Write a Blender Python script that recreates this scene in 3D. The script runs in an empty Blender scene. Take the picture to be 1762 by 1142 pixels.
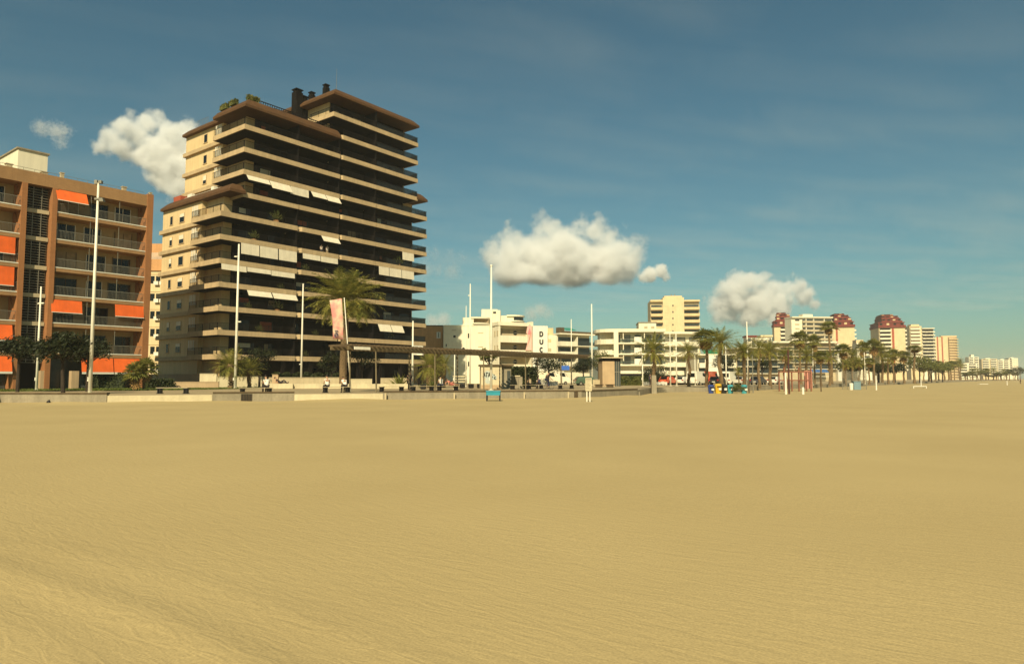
import bpy, bmesh, math, random
from mathutils import Vector, Matrix
R = math.radians
S = bpy.context.scene
COL = S.collection
rnd = random.Random(11)

# ------------------------------------------------------------------ camera, sky, sun, exposure
FOC, PITCH, EYE = 1180.0, R(3.88), 1.6          # focal length in pixels of the 1762 px wide photograph
cam = bpy.data.cameras.new('camera'); cam_o = bpy.data.objects.new('camera', cam); COL.objects.link(cam_o)
cam.sensor_width = 36; cam.lens = 36 * FOC / 1762; cam.clip_start = .1; cam.clip_end = 40000
cam_o.location = (0, 0, EYE); cam_o.rotation_euler = (R(90) + PITCH, 0, 0); S.camera = cam_o
SUN_EL, SUN_AZ = R(36), R(8)                     # the sun stands behind the camera, a little to its left
w = bpy.data.worlds.new('World'); S.world = w; w.use_nodes = True
nt = w.node_tree; bg = nt.nodes['Background']
sky = nt.nodes.new('ShaderNodeTexSky'); sky.sky_type = 'NISHITA'; sky.sun_disc = False
sky.sun_elevation = SUN_EL; sky.sun_rotation = R(180) + SUN_AZ
sky.altitude = 0; sky.air_density = 1.1; sky.dust_density = 1.0; sky.ozone_density = 2.6
tint = nt.nodes.new('ShaderNodeMix'); tint.data_type = 'RGBA'; tint.blend_type = 'MULTIPLY'
tint.inputs[0].default_value = 1; tint.inputs[7].default_value = (.70, 1.04, .87, 1)
nt.links.new(sky.outputs[0], tint.inputs[6]); nt.links.new(tint.outputs[2], bg.inputs[0])
bg.inputs[1].default_value = .053
sl = bpy.data.lights.new('sun', 'SUN'); sl.energy = 5.0; sl.angle = R(.5); sl.color = (1, .86, .58)
so = bpy.data.objects.new('sun', sl); COL.objects.link(so)
to_sun = Vector((-math.sin(SUN_AZ) * math.cos(SUN_EL), -math.cos(SUN_AZ) * math.cos(SUN_EL), math.sin(SUN_EL)))
so.rotation_euler = to_sun.to_track_quat('Z', 'Y').to_euler(); so.location = (-20, -60, 60)
S.view_settings.view_transform = 'Standard'; S.view_settings.look = 'None'
S.view_settings.exposure = 0.35; S.view_settings.gamma = 1
S.cycles.use_denoising = True
S.cycles.max_bounces = 8; S.cycles.volume_bounces = 6; S.cycles.transparent_max_bounces = 24
S.cycles.volume_step_rate = 1.0; S.cycles.volume_max_steps = 256

# ------------------------------------------------------------------ helpers
ANG = R(37.5)                                    # the shore runs 37.5 degrees right of the view
U = Vector((math.sin(ANG), math.cos(ANG), 0)); V = Vector((-math.cos(ANG), math.sin(ANG), 0)); Z = Vector((0, 0, 1))
GZ = .5                                          # promenade and street level; the sand lies at 0
def at(px, Y, z=GZ):
    return Vector(((px - 881) / FOC * (Y * math.cos(PITCH) + (z - EYE) * math.sin(PITCH)), Y, z))
def zy(py, Y): return EYE + Y * math.tan(PITCH + math.atan((571 - py) / FOC))

class Fr:                                        # a frame: t along the front, s into the depth, z up
    def __init__(s, o, ang=None):
        s.o = Vector(o)
        if ang is None: s.u, s.v = U.copy(), V.copy()
        else:
            a = R(ang); s.u = Vector((math.cos(a), math.sin(a), 0)); s.v = Vector((-math.sin(a), math.cos(a), 0))
    def __call__(s, t, d, z): return s.o + s.u * t + s.v * d + Z * z
ID = Fr((0, 0, 0), 0)

class MB:
    def __init__(s): s.vs = []; s.fs = []
    def add(s, vs, fs):
        n = len(s.vs); s.vs += [tuple(v) for v in vs]; s.fs += [tuple(i + n for i in f) for f in fs]; return s
    def box(s, f, t0, t1, d0, d1, z0, z1):
        p = [f(t, d, z) for z in (z0, z1) for t, d in ((t0, d0), (t1, d0), (t1, d1), (t0, d1))]
        return s.add(p, [(3, 2, 1, 0), (4, 5, 6, 7), (0, 1, 5, 4), (1, 2, 6, 5), (2, 3, 7, 6), (3, 0, 4, 7)])
    def prism(s, f, poly, z0, z1):               # poly: (t, d) counter-clockwise
        n = len(poly); p = [f(t, d, z0) for t, d in poly] + [f(t, d, z1) for t, d in poly]
        return s.add(p, [tuple(range(n - 1, -1, -1)), tuple(range(n, 2 * n))] + [(i, (i + 1) % n, n + (i + 1) % n, n + i) for i in range(n)])
    def loft(s, rings, cap=True):                # rings of world points
        n = len(rings[0]); k = len(rings); p = [q for r in rings for q in r]; fs = []
        for a in range(k - 1):
            for i in range(n):
                j = (i + 1) % n; fs.append((a * n + i, a * n + j, (a + 1) * n + j, (a + 1) * n + i))
        if cap: fs += [tuple(range(n - 1, -1, -1)), tuple(range((k - 1) * n, k * n))]
        return s.add(p, fs)
    def tube(s, pts, rads, n=8):
        rings = []
        pts = [Vector(p) for p in pts]
        for i, p in enumerate(pts):
            d = (pts[min(i + 1, len(pts) - 1)] - pts[max(i - 1, 0)]).normalized()
            a = d.cross(Vector((0, 0, 1)) if abs(d.z) < .95 else Vector((1, 0, 0))).normalized(); b = a.cross(d)
            r = rads[i] if isinstance(rads, (list, tuple)) else rads
            rings.append([p - (a * math.cos(2 * math.pi * k / n) - b * math.sin(2 * math.pi * k / n)) * r for k in range(n)])
        return s.loft(rings)
    def ball(s, c, r, n=10, m=6):
        c = Vector(c); r = Vector(r) if not isinstance(r, (int, float)) else Vector((r, r, r)); rings = []
        for i in range(m + 1):
            th = -math.pi / 2 + math.pi * (i + .12) / (m + .24); rings.append([c + Vector((math.cos(2 * math.pi * k / n) * math.cos(th) * r.x, math.sin(2 * math.pi * k / n) * math.cos(th) * r.y, math.sin(th) * r.z)) for k in range(n)])
        return s.loft(rings)
    def slab(s, q, th):                          # a quad given thickness th downwards along its normal
        q = [Vector(p) for p in q]; n = (q[1] - q[0]).cross(q[3] - q[0]).normalized() * th
        return s.add(q + [p - n for p in q], [(0, 1, 2, 3), (7, 6, 5, 4), (0, 4, 5, 1), (1, 5, 6, 2), (2, 6, 7, 3), (3, 7, 4, 0)])
    def build(s, name, mat, parent=None, smooth=False, bevel=0):
        o_ = Vector(parent['_o']) if parent is not None and '_o' in parent else Vector((0, 0, 0))
        me = bpy.data.meshes.new(name); me.from_pydata([tuple(Vector(v) - o_) for v in s.vs], [], s.fs); me.validate(); me.update()
        me.materials.append(mat)
        if smooth: me.polygons.foreach_set('use_smooth', [True] * len(me.polygons))
        o = bpy.data.objects.new(name, me); COL.objects.link(o)
        if parent is not None:
            o.parent = parent
            o['_o'] = tuple(o_)
        if bevel:
            b = o.modifiers.new('bevel', 'BEVEL'); b.width = bevel; b.segments = 2; b.limit_method = 'ANGLE'
        return o

def tag(o, label, cat, group=None, kind=None):
    o['label'] = label; o['category'] = cat
    if group: o['group'] = group
    if kind: o['kind'] = kind
    return o
def thing(name, label, cat, loc=(0, 0, 0), group=None, local=False):
    """Empty at the thing's base; its parts are modelled in world coordinates, or about the origin when local."""
    o = bpy.data.objects.new(name, None); COL.objects.link(o); o.location = loc
    o.empty_display_size = .3
    o['_o'] = (0, 0, 0) if local else tuple(loc)
    return tag(o, label, cat, group)
def copy_tree(o, parent=None):
    c = o.copy(); COL.objects.link(c); c.parent = parent
    for ch in list(o.children): copy_tree(ch, c)
    return c
def place(proto, used, loc, rz=0, label=None, sc=1):
    """The first call moves the prototype itself, later calls copy it with its parts."""
    o = copy_tree(proto) if used[0] else proto; used[0] = True
    o.location = loc; o.rotation_euler = (0, 0, rz); o.scale = (sc, sc, sc) if isinstance(sc, (int, float)) else sc
    if label: o['label'] = label
    return o

# ------------------------------------------------------------------ materials
MATS = {}
def M(name, col, rough=.8, var=.12, scale=.6, streak=0., bump=0., bscale=12., metal=0., spec=.35, fine=0.):
    if name in MATS: return MATS[name]
    m = bpy.data.materials.new(name); m.use_nodes = True; t = m.node_tree; b = t.nodes['Principled BSDF']
    b.inputs['Roughness'].default_value = rough; b.inputs['Metallic'].default_value = metal; b.inputs['Specular IOR Level'].default_value = spec
    tc = t.nodes.new('ShaderNodeTexCoord'); L = t.links.new
    def noise(sc, det=5, vec=None):
        n = t.nodes.new('ShaderNodeTexNoise'); n.inputs['Scale'].default_value = sc; n.inputs['Detail'].default_value = det; n.inputs['Roughness'].default_value = .6
        L(vec if vec else tc.outputs['Object'], n.inputs['Vector']); return n.outputs[0]
    def mul(ca, fac_out, lo, hi, prev):
        r = t.nodes.new('ShaderNodeMapRange'); r.inputs[1].default_value = .3; r.inputs[2].default_value = .7; r.inputs[3].default_value = lo; r.inputs[4].default_value = hi
        L(fac_out, r.inputs[0]); x = t.nodes.new('ShaderNodeVectorMath'); x.operation = 'SCALE'; L(prev, x.inputs[0]); L(r.outputs[0], x.inputs[3]); return x.outputs[0]
    c = t.nodes.new('ShaderNodeRGB'); c.outputs[0].default_value = (*col, 1)
    out = mul(None, noise(scale), 1 - var, 1 + var, c.outputs[0])
    if streak:
        mp = t.nodes.new('ShaderNodeMapping'); mp.inputs['Scale'].default_value = (1.7, 1.7, .12); L(tc.outputs['Object'], mp.inputs[0])
        out = mul(None, noise(1.6, 6, mp.outputs[0]), 1 - streak, 1 + streak * .4, out)
    if fine: out = mul(None, noise(9, 3), 1 - fine, 1 + fine, out)
    L(out, b.inputs['Base Color'])
    if bump:
        bp = t.nodes.new('ShaderNodeBump'); bp.inputs['Strength'].default_value = bump; bp.inputs['Distance'].default_value = .05
        L(noise(bscale), bp.inputs['Height']); L(bp.outputs[0], b.inputs['Normal'])
    MATS[name] = m; return m
def M_foliage(name, a, bcol, trans=.25):
    """Leaf material: hue varies per leaf clump, thin leaves let some light through."""
    m = bpy.data.materials.new(name); m.use_nodes = True; t = m.node_tree; L = t.links.new
    b = t.nodes['Principled BSDF']; b.inputs['Roughness'].default_value = .55; b.inputs['Specular IOR Level'].default_value = .25
    tc = t.nodes.new('ShaderNodeTexCoord'); n = t.nodes.new('ShaderNodeTexNoise'); n.inputs['Scale'].default_value = 1.3; n.inputs['Detail'].default_value = 4
    L(tc.outputs['Object'], n.inputs['Vector'])
    r = t.nodes.new('ShaderNodeValToRGB'); r.color_ramp.elements[0].position = .35; r.color_ramp.elements[1].position = .68
    r.color_ramp.elements[0].color = (*a, 1); r.color_ramp.elements[1].color = (*bcol, 1); L(n.outputs[0], r.inputs[0]); L(r.outputs[0], b.inputs['Base Color'])
    tr = t.nodes.new('ShaderNodeBsdfTranslucent'); L(r.outputs[0], tr.inputs[0]); mx = t.nodes.new('ShaderNodeMixShader'); mx.inputs[0].default_value = trans
    o = t.nodes['Material Output']; L(b.outputs[0], mx.inputs[1]); L(tr.outputs[0], mx.inputs[2]); L(mx.outputs[0], o.inputs[0])
    MATS[name] = m; return m
def M_panel(name, col, mortar, bw, bh, ang=None, dark=.75):
    """Cladding with fine joints: a brick texture laid along the facade."""
    m = M(name, col, .85, .10, .5, streak=.10, fine=.06); t = m.node_tree; L = t.links.new; b = t.nodes['Principled BSDF']
    prev = b.inputs['Base Color'].links[0].from_socket
    tc = t.nodes.new('ShaderNodeTexCoord'); vr = t.nodes.new('ShaderNodeVectorRotate'); vr.rotation_type = 'Z_AXIS'
    vr.inputs['Angle'].default_value = -(math.atan2(U.y, U.x) if ang is None else ang); L(tc.outputs['Object'], vr.inputs[0])
    sx = t.nodes.new('ShaderNodeSeparateXYZ'); L(vr.outputs[0], sx.inputs[0])
    ad = t.nodes.new('ShaderNodeMath'); L(sx.outputs[0], ad.inputs[0]); L(sx.outputs[1], ad.inputs[1])
    cx = t.nodes.new('ShaderNodeCombineXYZ'); L(ad.outputs[0], cx.inputs[0]); L(sx.outputs[2], cx.inputs[1])
    br = t.nodes.new('ShaderNodeTexBrick'); br.inputs['Scale'].default_value = 1; br.inputs['Brick Width'].default_value = bw; br.inputs['Row Height'].default_value = bh
    br.inputs['Mortar Size'].default_value = .012; br.inputs['Color1'].default_value = (1, 1, 1, 1); br.inputs['Color2'].default_value = (.88, .88, .88, 1); br.inputs['Mortar'].default_value = (mortar, mortar, mortar, 1)
    L(cx.outputs[0], br.inputs[0])
    x = t.nodes.new('ShaderNodeMix'); x.data_type = 'RGBA'; x.blend_type = 'MULTIPLY'; x.inputs[0].default_value = 1; L(prev, x.inputs[6]); L(br.outputs[0], x.inputs[7]); L(x.outputs[2], b.inputs['Base Color'])
    return m
def M_smoked(name, col=(.05, .06, .06), clear=.6):
    m = bpy.data.materials.new(name); m.use_nodes = True; t = m.node_tree; L = t.links.new
    b = t.nodes['Principled BSDF']; b.inputs['Base Color'].default_value = (*col, 1); b.inputs['Roughness'].default_value = .15
    tr = t.nodes.new('ShaderNodeBsdfTransparent'); tr.inputs[0].default_value = (.6, .66, .64, 1)
    mx = t.nodes.new('ShaderNodeMixShader'); mx.inputs[0].default_value = clear
    L(b.outputs[0], mx.inputs[1]); L(tr.outputs[0], mx.inputs[2]); L(mx.outputs[0], t.nodes['Material Output'].inputs[0]); MATS[name] = m; return m

m_cream = M_panel('cream_cladding', (.48, .35, .19), .72, .55, .66)
m_creamw = M('cream_render', (.62, .46, .24), .85, .08, .4, streak=.12)
m_dark = M('dark_brown_wall', (.009, .007, .006), .8, .3, .8, spec=.1)  # dark brown taken down to near-black, so deep recess shade sits in the colour
m_soffit = M('brown_soffit', (.055, .035, .022), .8, .2, .8)
m_mans = M('brown_roof_tile', (.092, .042, .012), .8, .22, .9, streak=.2, fine=.12)
m_glass = M('window_glass', (.006, .008, .009), .12, .3, .3, spec=.3)
m_glass2 = M('dull_glass', (.05, .055, .05), .18, .4, .4, spec=.5)
m_soffd = M('shade_toned_soffit', (.016, .012, .009), .85, .3, .8, spec=.1)  # cream slab undersides coloured near-black to paint the shade below them
m_pwin = M('pale_window', (.17, .16, .12), .3, .35, .6, spec=.4)
m_backw = M('shade_toned_back_wall', (.34, .25, .13), .9, .12, .5, streak=.1)  # cream wall toned down: the shade of the balcony recesses is in this colour
m_curtain = M('curtain', (.30, .22, .13), .9, .25, 2)
m_bronze = M('bronze_metal', (.012, .010, .008), .6, .2, 2, spec=.15)
m_smoke = M_smoked('smoked_glass')
m_white = M('white_paint', (.70, .66, .54), .6, .05, 1.2, streak=.08)
m_whitew = M('white_render', (.70, .64, .47), .85, .05, .35, streak=.10)
m_pole = M('pole_paint', (.76, .71, .56), .45, .06, 1.5, streak=.1)
m_blind = M('pale_canvas', (.70, .62, .46), .9, .08, 1.5, streak=.1)
m_orange = M('orange_canvas', (.74, .125, .018), .85, .12, .9, streak=.12)
m_brick = M_panel('brown_brick', (.34, .145, .052), .8, .30, .09)
m_beigeb = M_panel('beige_brick', (.34, .19, .08), .8, .30, .09)
m_terra = M('terracotta_brick', (.52, .27, .11), .85, .12, .8, streak=.12, fine=.1)
m_conc = M('concrete', (.44, .36, .22), .9, .12, .7, streak=.14, fine=.08)
m_concd = M('grey_concrete', (.27, .23, .155), .9, .15, .7, streak=.2, fine=.1)
m_pconc = M('pale_concrete', (.54, .46, .29), .9, .10, .8, streak=.12, fine=.06)
m_wood = M('dark_timber', (.10, .068, .034), .85, .25, 1.5, streak=.2)
m_black = M('black_metal', (.012, .011, .010), .5, .2, 3)
m_steel = M('galvanised_steel', (.22, .20, .15), .5, .12, 3, metal=.3)
m_red = M('red_roof', (.16, .022, .012), .8, .2, .5, streak=.15)
m_redw = M('red_brick', (.34, .075, .035), .85, .15, .5)
m_creamy = M('yellow_cream_render', (.62, .49, .28), .85, .08, .3, streak=.1)
m_tan = M('tan_stone', (.42, .295, .165), .85, .1, .8, streak=.1)
m_trunk = M('palm_trunk', (.16, .105, .05), .95, .3, 3, bump=.6, bscale=9)
m_bark = M('bark', (.035, .024, .015), .95, .3, 3, bump=.5)
m_skirt = M('dead_fronds', (.30, .175, .06), .95, .3, 2)
m_palm = M_foliage('palm_leaf', (.13, .15, .026), (.42, .36, .085), .42)
m_palmf = M_foliage('fan_leaf', (.11, .13, .028), (.34, .30, .075), .42)
m_leaf = M_foliage('dark_leaf', (.010, .015, .005), (.034, .040, .012), .12)
m_leaf2 = M_foliage('green_leaf', (.065, .085, .02), (.21, .20, .05), .35)
m_hedge = M_foliage('hedge_leaf', (.018, .026, .008), (.05, .06, .016), .15)
m_grass = M_foliage('grass_blade', (.07, .095, .012), (.16, .18, .035))

# ------------------------------------------------------------------ ground
def gnd(px, py, z=0.):                           # the spot of the ground seen at a pixel
    a = PITCH + math.atan((571 - py) / FOC); Y = (z - EYE) / math.tan(a); return at(px, Y, z)
b0, b1, b2 = gnd(-40, 968), gnd(250, 1056), gnd(560, 1200)
def ridge(x, y):
    best = 9.
    for a, b in ((b0, b1), (b1, b2)):
        d = b - a; k = max(0, min(1, ((x - a.x) * d.x + (y - a.y) * d.y) / (d.x * d.x + d.y * d.y)))
        dist = math.hypot(x - a.x - d.x * k, y - a.y - d.y * k); sd = (x - a.x) * d.y - (y - a.y) * d.x
        best = min(best, dist) if abs(best) > dist else best
    return best
from mathutils import noise as N_
W0 = [at(-700, 31), at(-140, 37.5), gnd(0, 694), gnd(188, 694.5), gnd(430, 691.5), gnd(660, 689.5), gnd(1000, 686), gnd(1096, 681)]
W0 = [Vector((p.x, p.y, 0)) for p in W0]
def wall_dist(x, y):
    best = 99.
    for a, b in zip(W0, W0[1:]):
        dx, dy = b.x - a.x, b.y - a.y; k = max(0, min(1, ((x - a.x) * dx + (y - a.y) * dy) / (dx * dx + dy * dy))); best = min(best, math.hypot(x - a.x - dx * k, y - a.y - dy * k))
    return best

def sand_z(x, y):
    z = .010 * N_.noise((x * .12, y * .12, 0)) + .008 * N_.noise((x * .5, y * .5, 3))
    r = math.hypot(x, y)
    if r < 14:
        d = ridge(x, y); z += .020 * math.exp(-(d / .15) ** 2) + .008 * math.exp(-((d - .62) / .14) ** 2)
    if 28 < y < 75 and -90 < x < 20:              # drifts against the sea wall
        d = wall_dist(x, y)
        if d < 4: z += (.10 + .16 * N_.noise((x * .22, y * .22, 8))) * math.exp(-(d / 1.3) ** 2)
    return z * min(1, max(0, (6000 - r) / 5900))
def ysteps():
    y, out = -30., [-300, -150, -60]
    while y < 3: out.append(y); y += 4
    y = 2.6
    while y < 2500:
        out.append(y); y += .5 if 38 < y < 70 else max(.06, y * .028)
    return out + [2700]
ys = ysteps(); xs = []
mb = MB(); nx = 300
for y in ys:
    wd = max(6., abs(y) * 1.15 + 4)
    if y < 2: wd = 60 if y > -61 else 400
    for i in range(nx + 1):
        x = (i / nx * 2 - 1) * wd; mb.vs.append((x, y, sand_z(x, y)))
for j in range(len(ys) - 1):
    for i in range(nx): a = j * (nx + 1) + i; mb.fs.append((a, a + 1, a + nx + 2, a + nx + 1))
def M_sand():
    m = bpy.data.materials.new('sand'); m.use_nodes = True; t = m.node_tree; L = t.links.new; b = t.nodes['Principled BSDF']
    b.inputs['Roughness'].default_value = .95; b.inputs['Specular IOR Level'].default_value = .15
    tc = t.nodes.new('ShaderNodeTexCoord')
    def noise(sc, det, stretch=None, rot=0, dist=0):
        n = t.nodes.new('ShaderNodeTexNoise'); n.inputs['Scale'].default_value = sc; n.inputs['Detail'].default_value = det; n.inputs['Distortion'].default_value = dist
        if stretch:
            mp = t.nodes.new('ShaderNodeMapping'); mp.vector_type = 'TEXTURE'; mp.inputs['Rotation'].default_value = (0, 0, rot); mp.inputs['Scale'].default_value = stretch; L(tc.outputs['Object'], mp.inputs[0]); L(mp.outputs[0], n.inputs['Vector'])
        else: L(tc.outputs['Object'], n.inputs['Vector'])
        return n.outputs[0]
    r = t.nodes.new('ShaderNodeValToRGB'); e = r.color_ramp.elements; e[0].position = .3; e[0].color = (.420, .318, .146, 1); e[1].position = .7; e[1].color = (.468, .357, .167, 1)
    L(noise(.22, 6), r.inputs[0])
    r2 = t.nodes.new('ShaderNodeMapRange'); r2.inputs[1].default_value = .3; r2.inputs[2].default_value = .7; r2.inputs[3].default_value = .86; r2.inputs[4].default_value = 1.12; L(noise(60, 3), r2.inputs[0])
    x = t.nodes.new('ShaderNodeVectorMath'); x.operation = 'SCALE'; L(r.outputs[0], x.inputs[0]); L(r2.outputs[0], x.inputs[3]); L(x.outputs[0], b.inputs['Base Color'])
    def mathn(op, a, c):
        n = t.nodes.new('ShaderNodeMath'); n.operation = op
        for i, q in enumerate((a, c)):
            if isinstance(q, (int, float)): n.inputs[i].default_value = q
            else: L(q, n.inputs[i])
        return n.outputs[0]
    h = mathn('MULTIPLY', noise(7, 2, (2.4, .62, 1), R(-38), 1.2), .055)          # wind ripples
    h = mathn('ADD', h, mathn('MULTIPLY', noise(1.1, 5), .014))
    h = mathn('ADD', h, mathn('MULTIPLY', noise(34, 3), .006)); h = mathn('ADD', h, mathn('MULTIPLY', noise(3.2, 3, (9, .35, 1), R(62), .3), .016))
    bp = t.nodes.new('ShaderNodeBump'); bp.inputs['Strength'].default_value = .17; bp.inputs['Distance'].default_value = 1.; L(h, bp.inputs['Height']); L(bp.outputs[0], b.inputs['Normal'])
    return m
o = mb.build('sand', M_sand(), smooth=True); o['kind'] = 'structure'; o['label'] = 'wide raked sandy beach with faint ripples'
# promenade slab with its low sea wall: corner points run from the left to the far right
far = at(1250, 84, 0) + U * 2200
out = [at(1128, 80), at(1250, 84), far]
for p in out[:2]: p.z = 0
poly = [(p.x, p.y) for p in W0] + [(p.x, p.y) for p in out] + [(far.x - 1600, far.y + 500), (-1500, 700), (-900, 20)]
def flat(name, pts, z, mat, th=.0):
    mb = MB(); n = len(pts)
    if th: mb.prism(ID, pts, z - th, z)
    else: mb.add([(x, y, z) for x, y in pts], [tuple(range(n))])
    o = mb.build(name, mat); o['kind'] = 'structure'; return o
m_pave = M('paving', (.36, .275, .15), .9, .12, .4, fine=.10, bump=.15, bscale=5); m_asph = M('asphalt', (.085, .078, .062), .9, .15, .5, fine=.12)
flat('promenade', poly, GZ, m_pave, .9)['label'] = 'beige paved promenade'
# raised kerb along the promenade edge and wall panels in two greys: the low sea wall is one thing of many panels
sw = thing('sea_wall', 'low concrete sea wall along the edge of the promenade, in grey and whitish panels', 'wall', W0[3])
def wall_run(p, q, zt, mat, name='wall_panel', off=.06, th=.22):
    d = (q - p).normalized(); n = Vector((d.y, -d.x, 0)); f_ = [p + n * off, q + n * off, q + n * (off - th), p + n * (off - th)]
    return MB().prism(ID, [(v.x, v.y) for v in f_], (-.5 if name == "wall_panel" else zt - .095), zt).build(name, mat, sw)
def onwall(px):
    for a, b in zip(W0, W0[1:]):
        A_ = (a.x / a.y) * FOC + 881; B_ = (b.x / b.y) * FOC + 881
        if A_ <= px <= B_:
            k = (px - 881) / FOC; t = (k * a.y - a.x) / ((b.x - a.x) - k * (b.y - a.y)); return a + (b - a) * t
    return W0[0] if px < 0 else W0[-1]
seg = [(-700, 188, m_concd, .60), (188, 368, m_pconc, .52), (368, 508, m_concd, .60), (508, 660, m_pconc, .52), (660, 978, m_concd, .60), (978, 1096, m_concd, .58)]
for a, b, mt, h_ in seg:
    cuts = [a] + [c for c in (-140, 0, 430, 1000) if a < c < b] + [b]
    for c0, c1 in zip(cuts, cuts[1:]):
        wall_run(onwall(c0) if c0 > -700 else W0[0], onwall(c1) - (onwall(c1) - onwall(c0)).normalized() * .02, h_, mt)
        if mt is m_concd: wall_run(onwall(c0) if c0 > -700 else W0[0], onwall(c1), h_ + .10, m_wood, 'wall_coping', .10, .34).location.z = 0
for p, q in ((W0[-1], out[0]), (out[0], out[1]), (out[1], far)): wall_run(p, q, .56, m_concd, off=.05)

def tx(f, px, d, z):                             # t on a frame's plane d whose image column is px
    a = (px - 881) / FOC; c = math.cos(PITCH); s = math.sin(PITCH)
    return (a * ((f.o.y + f.v.y * d) * c + (z - EYE) * s) - f.o.x - f.v.x * d) / (f.u.x - a * f.u.y * c)

# ------------------------------------------------------------------ the dark balcony tower
T = Fr((-37.26, 86.5, 0)); LV = [4.70, 7.78, 10.84, 13.9, 16.94, 20.03, 23.06, 26.15, 29.2, 32.2, 35.3, 38.4, 41.5]
tw = thing('apartment_tower', 'tall dark brown apartment tower with cream balcony bands and stepped roofs', 'apartment tower', T(18, 9, GZ))
MB().prism(T, [(2.2, 3.2), (37, 3.2), (37, 18.5), (1.5, 18.5), (1.5, 7.5), (2.2, 7.5)], GZ - .1, 26.0).build('lower_body', m_creamw, tw)
MB().prism(T, [(5.2, 3.2), (18.9, 3.2), (18.9, 18.4), (4.5, 18.4), (4.5, 8), (5.2, 8)], 26.0, 37.9).prism(T, [(18.9, 3.21), (34.8, 3.21), (34.8, 18.4), (18.9, 18.4)], 26.0, 44.4).box(T, 34.8, 36.9, 3.3, 18.3, 26, 32.2).build('upper_body', m_creamw, tw)
def tband(k, t0, t1, lw=0, rw=0, ch=0):
    z1 = LV[k]; z0 = z1 - .66; b = MB()
    b.prism(T, [(t0, ch), (t0 + ch, 0), (t1, 0), (t1, .14), (t0 + ch + .06, .14), (t0 + .14, ch + .02)] if ch else [(t0, 0), (t1, 0), (t1, .14), (t0, .14)], z0, z1)
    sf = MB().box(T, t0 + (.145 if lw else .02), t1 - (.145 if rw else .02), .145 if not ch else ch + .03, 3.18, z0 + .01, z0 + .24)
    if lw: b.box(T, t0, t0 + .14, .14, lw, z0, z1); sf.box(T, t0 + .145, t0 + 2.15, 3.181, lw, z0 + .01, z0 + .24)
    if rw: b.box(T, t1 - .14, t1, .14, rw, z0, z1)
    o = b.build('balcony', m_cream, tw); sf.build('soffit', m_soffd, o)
    r = MB(); g = MB(); zr = z1 + .92
    def run(p, q):
        n = max(1, int((Vector(q) - Vector(p)).length / .15)); p = Vector(p); q = Vector(q); d = (q - p) / n
        for i in range(n + 1):
            c = p + d * i; s = .022 if i % 12 else .05
            r.box(T, c.x - s / 2, c.x + s / 2, c.y - s / 2, c.y + s / 2, z1, zr - .04)
        e = d.normalized() * .03; h = Vector((-e.y, e.x))
        r.prism(T, [tuple(p - e - h), tuple(q + e - h), tuple(q + e + h), tuple(p - e + h)], zr - .04, zr)
    a0 = t0 + ch + .08; a1 = t1 - .08
    run((a0, .07), (a1, .07))
    if lw: run((a0, .2), (a0, lw - .1))
    if rw: run((a1, .2), (a1, rw - .1)); 
    if t1 > 33:
        g.box(T, t1 - 9, t1 - .12, .10, .12, z1 + .03, zr - .06)
        if rw: g.box(T, t1 - .12, t1 - .10, .16, rw - .05, z1 + .03, zr - .06)
    ro = r.build('railing', m_bronze, o)
    if g.vs: g.build('glass_panel', m_smoke, o)
for k in range(7):
    tband(k, 0, 11.5, lw=7.5); tband(k, 11.75, 18.72, ch=.5); tband(k, 19.0, 25.92, ch=.25); tband(k, 26.04, 37.25, rw=3.2)
tband(7, 3.02, 11.6, lw=8); tband(7, 11.75, 18.72); tband(7, 19.0, 25.92, ch=.25); tband(7, 26.04, 37.25, rw=3.2)
tband(8, 3.0, 18.72, lw=8); tband(8, 19.0, 25.92, ch=.25); tband(8, 26.04, 37.25, rw=3.2)
for k in (9, 10): tband(k, 3.0, 18.72, lw=8); tband(k, 19.0, 35.0, rw=3.3, ch=.25)
tband(11, 18.95, 35.0, rw=3.3, ch=.25); tband(12, 17.35, 35.0, lw=6, rw=3.3)
# dark recessed front: one panel per storey and block, party walls, windows
def floors():
    for k in range(-1, 13):
        zf = (LV[k] - .42) if k >= 0 else GZ; zc = (LV[k + 1] - .66) if k < 12 else 44.2
        if k < 7: yield k, zf, zc, 3.4, 36.8
        elif k < 9: yield k, zf, zc, 6.4, 36.6 if k < 8 else 34.5
        elif k < 11: yield k, zf, zc, 6.4, 34.5
        else: yield k, zf, zc, 19.1, 34.5
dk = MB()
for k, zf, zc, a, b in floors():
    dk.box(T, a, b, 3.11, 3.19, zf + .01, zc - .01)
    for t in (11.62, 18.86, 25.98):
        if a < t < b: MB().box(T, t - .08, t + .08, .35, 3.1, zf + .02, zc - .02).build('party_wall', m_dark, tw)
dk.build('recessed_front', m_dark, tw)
wr = random.Random(5)
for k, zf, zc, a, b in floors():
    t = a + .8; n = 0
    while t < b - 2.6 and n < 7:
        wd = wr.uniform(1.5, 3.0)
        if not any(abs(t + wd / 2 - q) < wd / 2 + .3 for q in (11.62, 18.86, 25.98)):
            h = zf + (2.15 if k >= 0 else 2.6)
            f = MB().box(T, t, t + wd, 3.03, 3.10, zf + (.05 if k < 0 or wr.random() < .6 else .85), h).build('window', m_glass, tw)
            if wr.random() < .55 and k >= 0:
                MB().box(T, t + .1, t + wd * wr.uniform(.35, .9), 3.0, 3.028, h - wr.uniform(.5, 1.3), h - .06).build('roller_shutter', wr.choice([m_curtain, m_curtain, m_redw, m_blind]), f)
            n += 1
        t += wd + wr.uniform(1.2, 2.9)
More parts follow.
